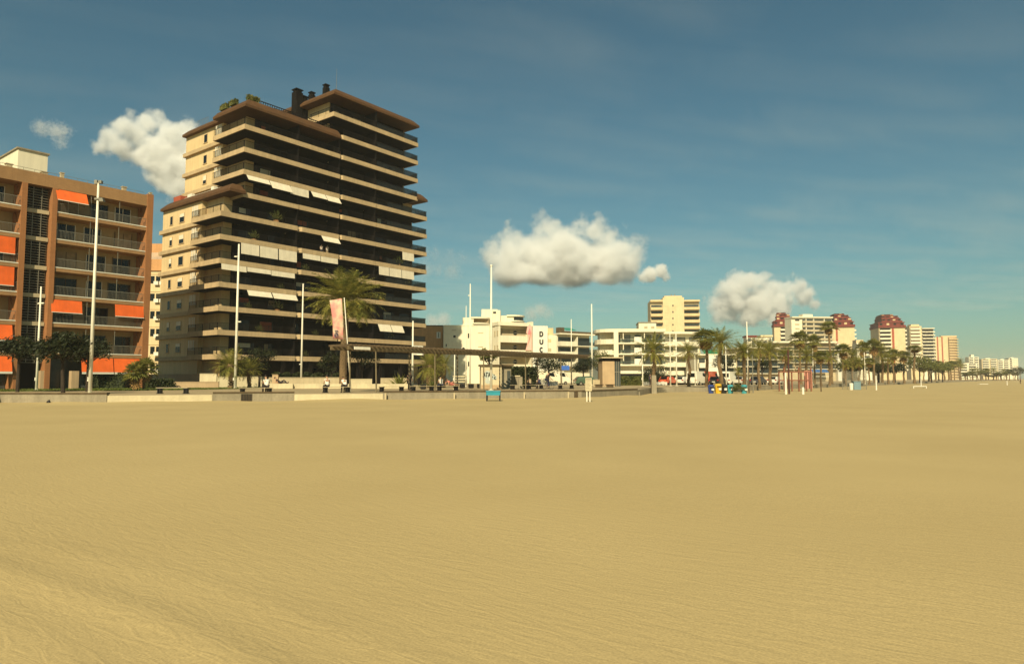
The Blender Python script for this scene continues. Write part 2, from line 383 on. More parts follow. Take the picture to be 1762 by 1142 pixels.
# the pale side wall with its floor bands, windows and lattice screens
for k in range(7):
    MB().box(T, 1.12, 1.498, 7.0, 18.75, LV[k] - .62, LV[k] - .08).build('floor_band', m_cream, tw)
for k in range(8, 11): MB().box(T, 4.12, 4.498, 7.6, 18.6, LV[k] - .62, LV[k] - .08).build('floor_band', m_cream, tw)
def sidewin(t, s, wd, z):
    o = MB().box(T, t - .03, t - .004, s - wd / 2, s + wd / 2, z + .95, z + 2.15).build('window', m_glass, tw)
    MB().box(T, t - .09, t - .004, s - wd / 2 - .12, s + wd / 2 + .12, z + .85, z + .945).box(T, t - .07, t - .004, s - wd / 2 - .07, s - wd / 2 - .004, z + .95, z + 2.2).build('sill', m_cream, o)
    if wr.random() < .55: MB().box(T, t - .045, t - .032, s - wd / 2 + .03, s + wd / 2 - .03, z + 1.4 + wr.random() * .4, z + 2.14).build('roller_shutter', m_blind, o)
for k in range(6):
    sidewin(1.5, 15.9, .75, LV[k] - .4); sidewin(1.5, 12.9, 1.3, LV[k] - .4)
sidewin(1.5, 15.9, .75, LV[6] - .4); sidewin(1.5, 12.9, 1.3, LV[6] - .4)
for k in (8, 9, 10): sidewin(4.5, 12.7, .9, LV[k] - .4)
for k in range(11):
    t = 1.0 if k < 7 else 4.0
    if k == 7: continue
    b = MB()
    for i in range(4): b.box(T, t, t + .06, 7.7 + i * .42, 7.7 + i * .42 + .17, LV[k] + .75, LV[k] + 2.05)
    b.box(T, t + .062, t + .14, 7.6, 9.3, LV[k] + .70, LV[k] + .78); b.build('lattice_screen', m_white, tw)
# sloped brown roof skirts
def skirt(poly, inn, z0, z1, mat=m_mans, name='roof_skirt', lip=.34):
    r = lambda p, z: [T(t, d, z) for t, d in p]
    mid = [((a * .35 + c * .65), (b * .35 + e * .65)) for (a, b), (c, e) in zip(poly, inn)]
    return MB().loft([r(poly, z0), r(poly, z0 + lip), r(mid, z0 + lip + (z1 - z0 - lip) * .72), r(inn, z1)]).build(name, mat, tw)
skirt([(2.95, -.12), (18.75, -.12), (18.75, 8.1), (2.95, 8.1)], [(4.0, .9), (18.74, .9), (18.74, 8.1), (4.0, 8.1)], 37.7, 39.15)
skirt([(3.9, 8.12), (18.75, 8.12), (18.75, 18.5), (3.9, 18.5)], [(4.9, 8.12), (18.74, 8.12), (18.74, 17.5), (4.9, 17.5)], 37.72, 39.0)
skirt([(17.3, -.12), (35.15, -.12), (35.15, 18.6), (17.3, 18.6)], [(18.3, .9), (34.1, .9), (34.1, 17.6), (18.3, 17.6)], 44.2, 45.5)
skirt([(1.0, -.25), (3.3, -.25), (4.4, 6), (4.4, 18.4), (1.0, 18.4)], [(2.0, .8), (3.3, .8), (4.4, 6), (4.4, 17.4), (2.0, 17.4)], 25.83, 27.15)
skirt([(34.82, -.1), (37.3, -.1), (37.3, 18.4), (34.82, 18.4)], [(34.84, .8), (36.4, .8), (36.4, 17.4), (34.84, 17.4)], 31.8, 33.1)
def chim(t, d, z0, z1, w2, name='chimney'):
    o = MB().box(T, t - w2, t + w2, d - w2, d + w2, z0, z1).build(name, m_dark, tw, bevel=.03)
    MB().box(T, t - w2 * .75, t + w2 * .75, d - w2 * .75, d + w2 * .75, z1, z1 + .35).box(T, t - w2 * 1.05, t + w2 * 1.05, d - w2 * 1.05, d + w2 * 1.05, z1 + .35, z1 + .5).build('chimney_cap', m_dark, o)
chim(tx(T, 511, 9, 43), 9, 39.1, 46.6, .62); chim(tx(T, 523, 9, 43), 9, 39.1, 45.9, .5); chim(tx(T, 536, 11, 45), 11, 39.1, 48.1, .42); chim(tx(T, 561, 5, 46), 5, 45.5, 47.2, .4)
MB().tube([T(19.3, 2, 45.5), T(19.3, 2, 49.3)], [.035, .015], 5).build('antenna', m_steel, tw)
MB().box(T, 24.2, 25.4, 2.6, 4.2, 45.45, 46.1).build('roof_housing', m_white, tw)
# roof garden rail and low grey parapet on the left roof
pr = MB()
for i in range(34): pr.box(T, 6.5 + i * .36, 6.58 + i * .36, 2.0, 2.05, 39.12, 39.95)
pr.box(T, 6.4, 18.6, 1.98, 2.07, 39.95, 40.05); pr.box(T, 8.8, 18.4, 2.2, 2.35, 39.1, 39.8); pr.build('roof_railing', m_bronze, tw)
pr = MB()
for i in range(9): pr.tube([T(4.9, 13 + i * .4, 39), T(4.9, 13 + i * .4, 39.9)], .02, 4)
pr.tube([T(4.9, 13, 39.9), T(4.9, 16.2, 39.9)], .025, 4); pr.build('roof_railing', m_steel, tw)
pr = MB().box(T, 2.3, 3.4, 15.2, 17.2, 26.9, 28.0); pr.build('roof_tank', m_redw, tw)
pr = MB().box(T, 2.6, 2.75, 5, 14.6, 27.1, 27.5).box(T, 2.5, 3.1, 6.5, 7.2, 27.15, 27.9).box(T, 2.4, 2.9, 12.2, 13.4, 27.15, 27.8); pr.build('roof_ledge', m_white, tw)
# canvas blinds and awnings
def aw(k, x0, x1, drop, tilt, mat=m_blind, drop0=.03):
    z = LV[k] - .66 - drop0; t0 = tx(T, x0, 0, z); t1 = tx(T, x1, 0, z)
    MB().slab([T(t0, -.06 - tilt, z - drop), T(t1, -.06 - tilt, z - drop), T(t1, -.02, z), T(t0, -.02, z)], .03).build('awning', mat, tw)
aw(8, 424, 462, .75, .55); aw(8, 463.5, 498, 1.15, .8); aw(8, 499.5, 531, 1.1, .05); aw(8, 535, 559, .85, .6); aw(8, 560, 583, .95, .65)
aw(6, 553, 582, .85, .6)
for a, b, d in ((415, 446, 1.45), (447.5, 478, 1.5), (480, 510.5, 1.5), (521, 551, .75), (552, 581, .8)): aw(5, a, b, d, .03)
for a, b, d in ((381, 424, .75), (425.5, 466, .6), (467, 507, .7)): aw(4, a, b, d, .04)
aw(3, 425, 466, .75, .45); aw(3, 468, 509, .8, .5)
aw(6, 692.5, 712, 1.3, .03)
for a, b in ((652, 669), (670, 690.5), (691.5, 712)): aw(5, a, b, 1.35, .04)
aw(2, 650, 671, 1.15, .55); aw(2, 672, 692, 1.15, .55)
aw(1, 711, 728, 1.6, .03, m_white)
# ground floor columns and front garden wall
for i in range(9):
    t = 1.2 + i * 4.4; MB().box(T, t - .25, t + .25, .3, .8, GZ, 4.03).build('column', m_dark, tw)
MB().box(T, .2, 2.18, 3.3, 18.4, GZ, 2.2).build('plinth', m_tan, tw)

# ------------------------------------------------------------------ the brown apartment building with orange awnings
Bk = 78 / 70; B = Fr((-37.669 * Bk, 78, 0)); bz = lambda z: (z - EYE) * Bk + EYE; BT = lambda t: t * Bk
lb = thing('apartment_building', 'brown brick apartment building with orange awnings and recessed balconies', 'apartment building', B(-12, 7, GZ))
FL = [GZ, bz(3.99), bz(6.76), bz(9.36), bz(11.95), bz(14.62), bz(17.17), bz(19.36)]     # slab tops; last is the roof's underside
ZT = bz(20.5); TL = -24.0
MB().box(B, TL, .30, 2.0, 14, GZ - .1, ZT - .5).build('main_body', m_backw, lb)
MB().box(B, TL, .0, -.12, 2.4, FL[7], ZT).build('roof_fascia', m_beigeb, lb)
MB().box(B, TL, .2, 2.4, 14.1, ZT - .5, ZT - .1).build('roof', m_concd, lb)
xf = [(-.2, .47), (BT(-8.72), BT(-8.3)), (BT(-11.15), BT(-10.72))]
for i, (a, b) in enumerate(xf):
    MB().box(B, a, b, -.22 if i == 0 else -.2, 2.1 if i else 14.05, GZ, ZT + .15 if i == 0 else FL[7] - .01).build('brick_fin', m_brick, lb)
bays = [(xf[1][1], xf[0][0]), (TL, xf[2][0])]
# stair tower: near-black wall painting the shaded void behind a grid of louvres
ga, gb = xf[2][1], xf[1][0]
st = MB().box(B, ga + .02, gb - .02, 1.2, 1.98, GZ, FL[7] - .02).build('stair_wall', m_dark, lb)
lou = MB(); z = 3.2
while z < FL[7] - .1: lou.box(B, ga + .12, gb - .12, .55, .68, z, z + .045); z += .27
for q in (.33, .67): t = ga + (gb - ga) * q; lou.box(B, t - .03, t + .03, .5, .54, 3.2, FL[7] - .05)
lou.build('louvre_grid', m_steel, lb)
for z in FL[1:7]: MB().box(B, ga + .05, gb - .05, .42, .95, z - .35, z + .05).build('landing', m_conc, lb)
for bi, (a, b) in enumerate(bays):
    for k in range(1, 7):
        z = FL[k]; zc = FL[k + 1] - (.42 if k < 6 else 0)
        o = MB().box(B, a + .005, b - .005, -.1, 1.99, z - .42, z - .05).build('balcony', m_beigeb, lb)
        MB().box(B, a + .005, b - .005, -.13, .05, z - .048, z + .05).build('kerb', m_white, o)
        r = MB(); n = int((b - a) / .13); zr = z + .92
        for i in range(n + 1): t = a + .04 + (b - a - .08) * i / n; r.box(B, t - .009, t + .009, -.03, -.01, z + .05, zr)
        r.box(B, a + .01, b - .01, -.05, .01, zr, zr + .05)
        for q in (.36, .68):
            t = a + (b - a) * q; r.box(B, t - .025, t + .025, -.02, .03, z + .05, zc - .02)
        r.build('railing', m_steel, o)
        # sloped cheeks on both ends
        for t0, t1 in ((a + .01, a + .10), (b - .10, b - .01)):
            p = [(-.1, z + .05), (1.5, zc - .01), (1.9, zc - .01), (1.9, z + .05)]
            q = [B(t0, d, h) for d, h in p] + [B(t1, d, h) for d, h in p]
            MB().add(q, [(0, 1, 2, 3), (7, 6, 5, 4), (0, 4, 5, 1), (1, 5, 6, 2), (2, 6, 7, 3), (3, 7, 4, 0)]).build('balcony_cheek', m_brick, lb)
        x = a + .8
        while x < b - 2:
            wd = wr.uniform(1.4, 2.4)
            f = MB().box(B, x, x + wd, 1.93, 1.985, z + .02, z + 2.05).build('window', m_glass if wr.random() < .7 else m_curtain, lb)
            MB().box(B, x - .07, x - .003, 1.9, 1.985, z + .02, z + 2.12).box(B, x + wd + .003, x + wd + .07, 1.9, 1.985, z + .02, z + 2.12).box(B, x + wd / 2 - .03, x + wd / 2 + .03, 1.9, 1.928, z + .02, z + 2.05).build('window_frame', m_white if wr.random() < .6 else m_wood, f)
            x += wd + wr.uniform(.7, 1.6)
def baw(zt, x0, x1, drop, tilt, d0=-.12, fr=False):
    t0, t1 = tx(B, x0, d0, zt), tx(B, x1, d0, zt)
    o = MB().slab([B(t0, d0 - tilt, zt - drop), B(t1, d0 - tilt, zt - drop), B(t1, d0, zt), B(t0, d0, zt)], .03).build('awning', m_orange, lb)
    if fr:
        MB().box(B, t0, t1, d0 - tilt - .06, d0 - tilt - .035, zt - drop - .22, zt - drop - .01).build('valance', m_white, o)
    else: MB().box(B, t0, t1, d0 - tilt - .05, d0 - tilt - .032, zt - drop - .02, zt - drop + .05).build('awning_bar', m_white, o)
baw(FL[7] - .05, 96, 149, 1.25, .7)
baw(FL[3] - .47, 88, 141, 1.35, .25); baw(FL[3] - .47, 198, 247, 1.35, .2)
baw(FL[1] - .47, 140, 194.5, 1.5, .3, fr=True); baw(FL[1] - .47, 196, 241, 1.5, .3, fr=True)
baw(FL[5] - .47, -22, 27, 1.7, .05); baw(FL[4] - .47, -24, 25, 1.9, .05); baw(FL[2] - .47, -26, 21, 1.5, .4, fr=True); baw(FL[1] - .47, -26, 20, 1.5, .4, fr=True)
# ground floor: dark shop fronts and pillars
for a, b in bays + [(ga, gb)]: MB().box(B, a + .05, b - .05, 1.9, 1.985, GZ + .02, FL[1] - .45).build('shop_front', m_glass2, lb)
for px in (75, 128): t = tx(B, px, .1, 1.5); MB().box(B, t - .35, t + .35, -.1, .6, GZ, 2.4).build('stone_pillar', m_tan, lb)
# roof house, railing, vents
a, b = tx(B, 30, 5, 24), tx(B, 81, 5, 24)
ph = MB().box(B, a, b, 5, 13.9, ZT - .1, ZT + 3.5).build('roof_house', m_whitew, lb); MB().box(B, a - .15, b + .15, 4.85, 14.05, ZT + 3.5, ZT + 3.66).build('roof_slab', m_concd, ph)
r = MB()
for h in (.3, .6): r.tube([B(TL, 1.2, ZT + h), B(0, 1.2, ZT + h)], .018, 4)
for i in range(25): r.tube([B(TL + i, 1.2, ZT - .1), B(TL + i, 1.2, ZT + .6)], .02, 4)
r.build('roof_railing', m_steel, lb)
for px, h, wd in ((16, .7, .25), (77, .6, .25), (107, .9, .16), (214, .8, .2), (259, .75, .13)):
    t = tx(B, px, 1.6, ZT + .5); MB().box(B, t - wd, t + wd, 1.5, 1.5 + wd * 2, ZT - .1, ZT + h).box(B, t - wd * 1.3, t + wd * 1.3, 1.45, 1.6 + wd * 2, ZT + h, ZT + h + .08).build('roof_vent', m_conc, lb)

# ------------------------------------------------------------------ generic town building
def town(name, label, cat, px0, px1, Y, ytop, ang, depth, wall, group=None, z0=GZ, side=None, nwin=0):
    """Box whose front runs at angle ang (degrees from the view's right); returns thing, frame, width, top."""
    zt = zy(ytop, Y); f = Fr(at(px0, Y, zt) * 1, ang); f.o.z = 0; wd = tx(f, px1, 0, zt)
    th = thing(name, label, cat, f(wd / 2, depth / 2, z0), group)
    MB().box(f, 0, wd, 0, depth, z0 - .1, zt).build('wall', wall, th)
    return th, f, wd, zt
def bal(th, f, t0, t1, z, proj, mat, h=.95, win=m_glass2, rail=False, fh=2.9, slab=.2, d0=0.):
    o = MB().box(f, t0, t1, d0 - proj, d0 - .005, z - slab, z)
    if not rail: o.box(f, t0, t1, d0 - proj, d0 - proj + .1, z + .002, z + h); o.box(f, t0, t0 + .1, d0 - proj + .102, d0 - .005, z + .002, z + h); o.box(f, t1 - .1, t1, d0 - proj + .102, d0 - .005, z + .002, z + h)
    o = o.build('balcony', mat, th)
    if rail:
        g = MB(); g.box(f, t0, t1, d0 - proj, d0 - proj + .03, z + .12, z + h - .1); g.box(f, t0, t1, d0 - proj - .02, d0 - proj + .05, z + h - .08, z + h); g.build('railing', m_smoke, o)
    if win: 
        g = MB().box(f, t0 + .25, t1 - .25, d0 - .06, d0 - .006, z + .05, z + 2.15).build('window', win, th)
    return o
def win(th, f, t0, t1, z0, z1, d=0., mat=m_glass, side=False, sd=0.):
    if side: o = MB().box(f, sd - .05, sd - .006, t0, t1, z0, z1)
    else: o = MB().box(f, t0, t1, d - .05, d - .006, z0, z1)
    o = o.build('window', mat, th); return o

# ------------------------------------------------------------------ pale block between the two big buildings
th, f, wd, zt = town('apartment_building', 'pale cream block with orange-tiled top floor squeezed between brown building and dark tower', 'apartment building', 236, 306, 112, 466, 0, 12, m_creamy)
MB().box(f, -.3, wd + .3, -.25, 12, zt, zt + 1.9).box(f, -.3, wd + .3, .6, 12, zt + 1.9, zy(418, 112)).build('top_floor', m_terra, th)
r = MB()
for i in range(60): r.box(f, .1 + i * .11, .14 + i * .11, -.2, -.16, zt + 1.9, zt + 3.0)
r.build('railing', m_white, th)
for k in range(6):
    z = 2.5 + k * 2.9
    MB().box(f, -.1, wd + .1, -.08, -.005, z + 1.7, z + 1.78).build('ledge', m_creamw, th)
    for px in (262, 272):
        t = tx(f, px, 0, z); o = win(th, f, t - .35, t + .35, z + .2, z + 1.4)
        MB().box(f, t + .45, t + 1.2, -.5, -.06, z - .1, z + .5).build('air_conditioner', m_white, th)

# ------------------------------------------------------------------ terracotta house and the white hotel with the letters
th, f, wd, zt = town('house', 'low terracotta brick house between dark tower and white hotel', 'house', 700, 761.5, 154, 561, 0, 10, m_terra)
MB().box(f, -.1, wd + .05, -.1, 10.1, zt, zt + .2).build('roof_edge', m_wood, th)
t = tx(f, 755, 0, 9); o = win(th, f, t - .5, t + .4, zy(582, 154), zy(571, 154), mat=m_white)
MB().box(f, t - .1, t + .02, -.08, -.052, zy(581, 154), zy(572, 154)).build('window_slot', m_glass, o)

th, f, wd, zt = town('hotel', 'white hotel with round portholes and black letters D U C on a pillar', 'hotel', 763, 846.5, 150, 560.5, 0, 14, m_whitew)
Y_ = 150
for px, y0, y1, wpx in ((795, 575, 588, 4), (806, 573.5, 581.5, 2.2), (782, 577, 580.5, 4), (827, 572, 573.4, 9), (827, 596, 597.4, 9), (781, 567.5, 568.6, 7), (806.5, 622, 630, 2.2), (786, 613, 618, 2.4), (768, 592, 596, 1.6)):
    if px == 795: continue
    win(th, f, tx(f, px - wpx / 2, 0, 8), tx(f, px + wpx / 2, 0, 8), zy(y1, Y_), zy(y0, Y_), mat=m_glass if y1 - y0 > 2 else m_conc)
def disc(f, t, z, r, d, name, mat, parent, n=20, th_=.06):
    p = [f(t + r * math.cos(2 * math.pi * i / n), d, z + r * math.sin(2 * math.pi * i / n)) for i in range(n)]
    q = [f(t + r * math.cos(2 * math.pi * i / n), d - th_, z + r * math.sin(2 * math.pi * i / n)) for i in range(n)]
    return MB().loft([p, q]).build(name, mat, parent)
disc(f, tx(f, 797.5, 0, 6), zy(600, Y_), .31, -.005, 'porthole', m_glass, th)
MB().box(f, 0, wd, -.06, .2, zt + .002, zt + .16).box(f, 0, .2, .2, 14, zt + .002, zt + .16).build('parapet', m_whitew, th)
# upper storeys set back on the roof
def upper(px0, px1, ytop, d0, d1, name='roof_house', mat=m_whitew, ybot=None, rd=False):
    z = zy(ytop, Y_ + d0); a, b = tx(f, px0, d0, z), tx(f, px1, d0, z)
    if rd:                                      # a rounded right-hand end
        rr = (d1 - d0) / 2; poly = [(a, d0), (b - rr, d0)] + [(b - rr + rr * math.sin(math.pi * i / 10), d0 + rr - rr * math.cos(math.pi * i / 10)) for i in range(1, 10)] + [(b - rr, d1), (a, d1)]
        return MB().prism(f, poly, zt - .1 if ybot is None else zy(ybot, Y_ + d0), z).build(name, mat, th), a, b, z
    return MB().box(f, a, b, d0, d1, zt - .1 if ybot is None else zy(ybot, Y_ + d0), z).build(name, mat, th), a, b, z
upper(796, 815, 546.3, 1.2, 7); upper(815, 841, 549.5, 2.6, 7, 'roof_house', m_curtain)
upper(810, 842, 545, 1.0, 6, 'roof_slab', ybot=547.5, rd=True); upper(813, 842, 554.8, .9, 6, 'roof_balcony', ybot=557, rd=True)
upper(828.5, 856, 532, 4, 9); upper(845, 861, 533.5, 3.2, 8.5)
o = MB().box(f, tx(f, 848.5, 3.2, 15), tx(f, 853.5, 3.2, 15), 3.12, 3.19, zy(539, Y_ + 3), zy(536, Y_ + 3)).build('window', m_glass, th)
upper(860, 884, 543, 4, 9); upper(884, 901, 545, 4.6, 8.6, 'roof_house', m_glass2, rd=True); upper(872, 903, 541.5, 3.6, 9, 'roof_slab', ybot=544, rd=True); upper(880, 903, 551, 3.7, 9, 'roof_balcony', ybot=553, rd=True)
# balcony wing
g = Fr(at(858, 146, 0), 28); g.o.z = 0; Yg = 146; ztg = zy(553.5, Yg); wg = tx(g, 916, 0, ztg)
MB().box(g, 0, wg, 1.6, 12, GZ - .1, ztg - .4).build('wing', m_whitew, th)
MB().box(g, -.1, .35, -.1, 1.59, GZ, ztg - .75).box(g, wg - .4, wg + .05, -.3, 1.59, GZ, ztg + .3).build('side_wall', m_whitew, th)
MB().box(g, -.25, wg - .41, -.25, 3, ztg - .74, ztg).build('roof_slab', m_whitew, th)
tm = tx(g, 886, 1.6, 9)
for i, yb in enumerate((576.5, 601.5, 627)):
    zp = zy(yb, Yg); o = MB().box(g, .36, wg - .41, -.15, 0, zp - 1.48, zp).box(g, .36, wg - .41, 0, 1.59, zp - 1.48, zp - 1.2).build('balcony', m_whitew, th)
    MB().box(g, 1.2, wg - .8, 1.52, 1.595, zp - 1.0, zp + 1.55).build('back_panel', m_conc, th)
    q = disc(g, tm, zp + .70, .47, 1.515, 'porthole', m_glass, th)
    MB().box(g, tm - .47, tm + .47, 1.40, 1.452, zp + .64, zp + .75).build('porthole_bar', m_white, q)
# shaded windows of the oblique side
for yb in (575, 600):
    for dd in (.5, 1.7): MB().box(g, -.16, -.105, dd - .3 - .1, dd + .15, zy(yb, Yg) - .4, zy(yb, Yg) + .8).build('window', m_conc, th)
# pink abstract shape painted on a panel across the balconies
pk = [(911.2, 557.5), (907, 563), (905.2, 573), (907.7, 575.7), (908.4, 583), (907, 592), (904.2, 602.4), (915, 602.4), (915.5, 568), (914, 561)]
pts = [(tx(g, x, -.3, zy(y, Yg + 3)), zy(y, Yg + 3)) for x, y in pk]
m_pink = M('pink_paint', (.72, .42, .36), .8, .08, .5); m_pink2 = M('deep_pink_paint', (.70, .20, .22), .8, .1, .5)
mu = MB().loft([[g(t, -.32, z) for t, z in pts], [g(t, -.42, z) for t, z in pts]]).build('painted_panel', m_pink, th)
pk2 = [(911.5, 563.5), (909.5, 569), (908, 575), (912, 576), (913.5, 570)]
pts = [(tx(g, x, -.42, zy(y, Yg + 3)), zy(y, Yg + 3)) for x, y in pk2]; MB().loft([[g(t, -.423, z) for t, z in pts], [g(t, -.44, z) for t, z in pts]]).build('painted_shape', m_pink2, mu)
pk2 = [(914.3, 571), (912, 583), (909, 592), (906.5, 597), (908.5, 592), (910.2, 582), (912.6, 572)]
pts = [(tx(g, x, -.42, zy(y, Yg + 3)), zy(y, Yg + 3)) for x, y in pk2]; MB().loft([[g(t, -.423, z) for t, z in pts], [g(t, -.44, z) for t, z in pts]]).build('painted_shape', M('brownish_paint', (.40, .24, .17), .8, .1, .5), mu)
# letter pillar and plain wall
h = Fr(at(917, 147, 0), 6); h.o.z = 0; Yh = 147; t1 = tx(h, 942.5, 0, 8); t2 = tx(h, 957.5, 1.0, 8)
MB().box(h, 0, t1, 0, 5, GZ - .1, zy(560.5, Yh)).build('letter_pillar', m_white, th)
MB().box(h, t1 + .005, t2, 1.0, 9, GZ - .1, zy(575.5, Yh)).build('plain_wall', m_whitew, th); MB().box(h, t1 + .01, tx(h, 952, 2.5, 12), 2.5, 8, zy(575.5, Yh), zy(562.5, Yh)).build('roof_house', m_creamw, th)
for yb in (604, 588): MB().box(h, tx(h, 943.5, 1, 6), tx(h, 948.5, 1, 6), .94, .995, zy(yb, Yh), zy(yb - 5.5, Yh)).build('window', m_conc if yb == 604 else m_creamw, th)
def ring(cx, cz, rx, rz, wd, a0, a1, n=12):
    mb = MB()
    for i in range(n):
        q = []
        for a, k in ((a0 + (a1 - a0) * i / n, 0), (a0 + (a1 - a0) * (i + 1) / n, 0), (a0 + (a1 - a0) * (i + 1) / n, 1), (a0 + (a1 - a0) * i / n, 1)):
            q.append((cx + (rx - wd * k) * math.cos(R(a)), cz + (rz - wd * k) * math.sin(R(a))))
        mb.add([h(x, -.01, z) for x, z in q] + [h(x, -.12, z) for x, z in q], [(0, 1, 2, 3), (7, 6, 5, 4), (0, 4, 5, 1), (1, 5, 6, 2), (2, 6, 7, 3), (3, 7, 4, 0)])
    return mb
lx = tx(h, 931.5, 0, 8); LW, SW = .43, .26
for ch, yt, yb in (('D', 569.8, 579), ('U', 584, 592.4), ('C', 597, 606)):
    z1, z0 = zy(yt, Yh), zy(yb, Yh); zm = (z0 + z1) / 2; hh = (z1 - z0) / 2
    if ch == 'D': mb = ring(lx - .02, zm, LW + .02, hh, SW, -90, 90); mb.box(h, lx - LW, lx - LW + SW, -.12, -.01, z0, z1).box(h, lx - LW + SW, lx - .02, -.12, -.01, z1 - SW, z1).box(h, lx - LW + SW, lx - .02, -.12, -.01, z0, z0 + SW)
    elif ch == 'U': mb = ring(lx, z0 + LW, LW, LW, SW, 180, 360); mb.box(h, lx - LW, lx - LW + SW, -.12, -.01, z0 + LW, z1).box(h, lx + LW - SW, lx + LW, -.12, -.01, z0 + LW, z1)
    else: mb = ring(lx, zm, LW, hh, SW, 42, 318, 20)
    mb.build('letter', m_black, th)

# ------------------------------------------------------------------ white balcony blocks to the right of the hotel
th, f, wd, zt = town('apartment_building', 'white apartment block with glass-railed balconies and a green roof awning, right of the letter pillar', 'apartment building', 958, 1014, 176, 575.5, 33, 12, m_whitew)
MB().box(f, -.2, wd + .6, -1.7, 12, zt, zt + .35).build('roof_slab', m_whitew, th)
for i, y in enumerate((594, 611.5, 629)):
    z = zy(y, 176); bal(th, f, .1, wd * .52, z, 1.5, m_whitew, h=1.0); bal(th, f, wd * .53, wd + .3, z, 1.7, m_whitew, rail=True); MB().box(f, wd * .52, wd * .53 + .25, -1.2, -.01, z + .01, z + 2.3).build('partition', m_whitew, th)
MB().box(f, wd * .15, wd * .30, 1, 2.5, zt + .36, zt + 2.0).build('roof_house', m_wood, th); MB().slab([f(wd * .30, .2, zt + 1.3), f(wd * .62, .2, zt + 1.3), f(wd * .62, 2.6, zt + 2.1), f(wd * .30, 2.6, zt + 2.1)], .05).build('roof_awning', M('teal_canvas', (.03, .22, .16), .8), th)
MB().box(f, -.1, wd + .2, -.8, -.65, zt + .36, zt + .95).build('roof_railing', m_wood, th)

th, f, wd, zt = town('apartment_building', 'long white low apartment block with a rounded left corner and deep balconies', 'apartment building', 1052, 1142, 184, 571.5, -4, 14, m_whitew)
ar = [(4.0 * math.cos(R(a)) * -1 + .0, 1.6 - 4.2 * math.sin(R(a))) for a in range(0, 90, 15)]
def rslab(z0, z1, o_=0., name='balcony_slab', mat=m_whitew):
    p = [(x - o_, d - o_) for x, d in [(-4.4, 5), (-4.3, 2.2), (-3.9, .6), (-3.0, -.8), (-1.6, -1.8), (0, -2.2)]]
    return MB().prism(f, [(wd + o_, -2.2 - o_), (wd + o_, 13), (-4.4, 13)] + p, z0, z1).build(name, mat, th)
rslab(zt - .1, zt + .75, .15, 'roof_slab')
MB().box(f, -3.0, -.01, 1.2, 13, GZ, zt - .12).build('rounded_wing', m_whitew, th)
MB().box(f, tx(f, 1056, -2.3, 10), tx(f, 1064, -2.3, 10), -2.7, -2.25, GZ, zt - .12).build('pillar', m_whitew, th)
for i, y in enumerate((589.5, 608, 627)):
    z = zy(y, 182); rslab(z - .35, z)
    o = MB().box(f, tx(f, 1064.5, -2, z), wd, -2.15, -2.1, z + .12, z + .95).build('glass_railing', m_smoke, th)
    p0 = [(-4.35, 5), (-4.25, 2.2), (-3.85, .62), (-2.95, -.78), (-1.55, -1.78), (0, -2.15)]; p1 = [(x + .1, d + .1) for x, d in p0][::-1]
    MB().prism(f, p0 + p1, z + .01, z + .95).build('balcony_front', m_whitew, th)
    for j in range(5):
        a = .6 + j * wd / 5; MB().box(f, a, a + wd / 5 - 1.1, -.06, -.006, z + .05, z + 2.2).build('window', m_pwin if j % 2 else m_glass2, th)
    for j in (1, 3): a = j * wd / 5 + .1; MB().box(f, a, a + .2, -2.0, -.01, z + .01, z + 2.5).build('partition', m_whitew, th)
    MB().box(f, wd * .42, wd * .56, -2.3, -2.16, z + .02, z + 1.5).build('screen', m_white, th)
MB().box(f, wd * .1, wd + .2, -3.6, -2.3, 3.3, 3.6).build('shop_awning', m_white, th)
MB().box(f, -2, wd - 1, -.08, -.01, GZ + .2, 2.9).build('shop_front', m_dark, th)
th, f, wd, zt = town('apartment_building', 'white apartment block with bulging curved balcony fronts behind the palm in a white tub', 'apartment building', 1140, 1203, 186, 573, 4, 14, m_whitew)
def bulge(z0, z1, name='balcony', pr=1.9, mat=m_whitew):
    p = [(wd * i / 10, -pr + 1.2 * (abs(i - 5) / 5) ** 2.5) for i in range(11)]
    return MB().prism(f, p + [(wd, -.006), (0, -.006)], z0, z1).build(name, mat, th)
bulge(zt - .3, zt + .3, 'roof_slab', 2.1)
for y in (593, 611, 629, 643):
    z = zy(y, 185); bulge(z - .35, z + .8); 
    for j in range(3): a = .5 + j * wd / 3; MB().box(f, a, a + wd / 3 - 1.0, -.05, -.006, z + .82, z + 2.1).build('window', m_pwin, th)
th, f, wd, zt = town('roof_house', 'small pale flat-roofed block peeping over the rounded white building', 'building', 1099, 1129, 230, 555.5, -6, 10, m_whitew)
MB().box(f, -.2, wd + .2, -.2, 10.2, zt, zt + .3).build('roof_edge', m_concd, th); win(th, f, wd * .3, wd * .5, zt - 2.4, zt - 1.2, mat=m_conc); win(th, f, wd * .7, wd * .9, zt - 2.4, zt - 1.2, mat=m_conc)
# cream tower
th, f, wd, zt = town('apartment_tower', 'cream apartment tower with blank central shaft and balconies at both sides', 'apartment tower', 1119, 1203, 322, 516.5, -6, 14, m_creamy)
a, b = tx(f, 1140.5, -1.5, 35), tx(f, 1177, -1.5, 35); zs = zy(512, 320)
MB().box(f, a, b, -1.5, 10, GZ, zs).box(f, a + 1, b - .5, 1, 9, zs, zs + 1.1).build('central_shaft', m_creamy, th)
for k in range(11):
    z = zy(532.5 + k * 10.9, 322)
    if z < 2: break
    for u0, u1 in ((.05, a - .02), (b + .02, wd - .05)):
        bal(th, f, u0, u1, z, 1.45, m_creamw, h=.9, win=m_glass if k % 3 else m_glass2, slab=.35)
    for px in (1158, 1144): t = tx(f, px, -1.5, z); win(th, f, t - .3 if px == 1158 else t, t + .3 if px == 1158 else t + 1.6, z + 1.2, z + (2.0 if px == 1158 else 1.35), d=-1.5, mat=m_glass2 if px == 1158 else m_conc)
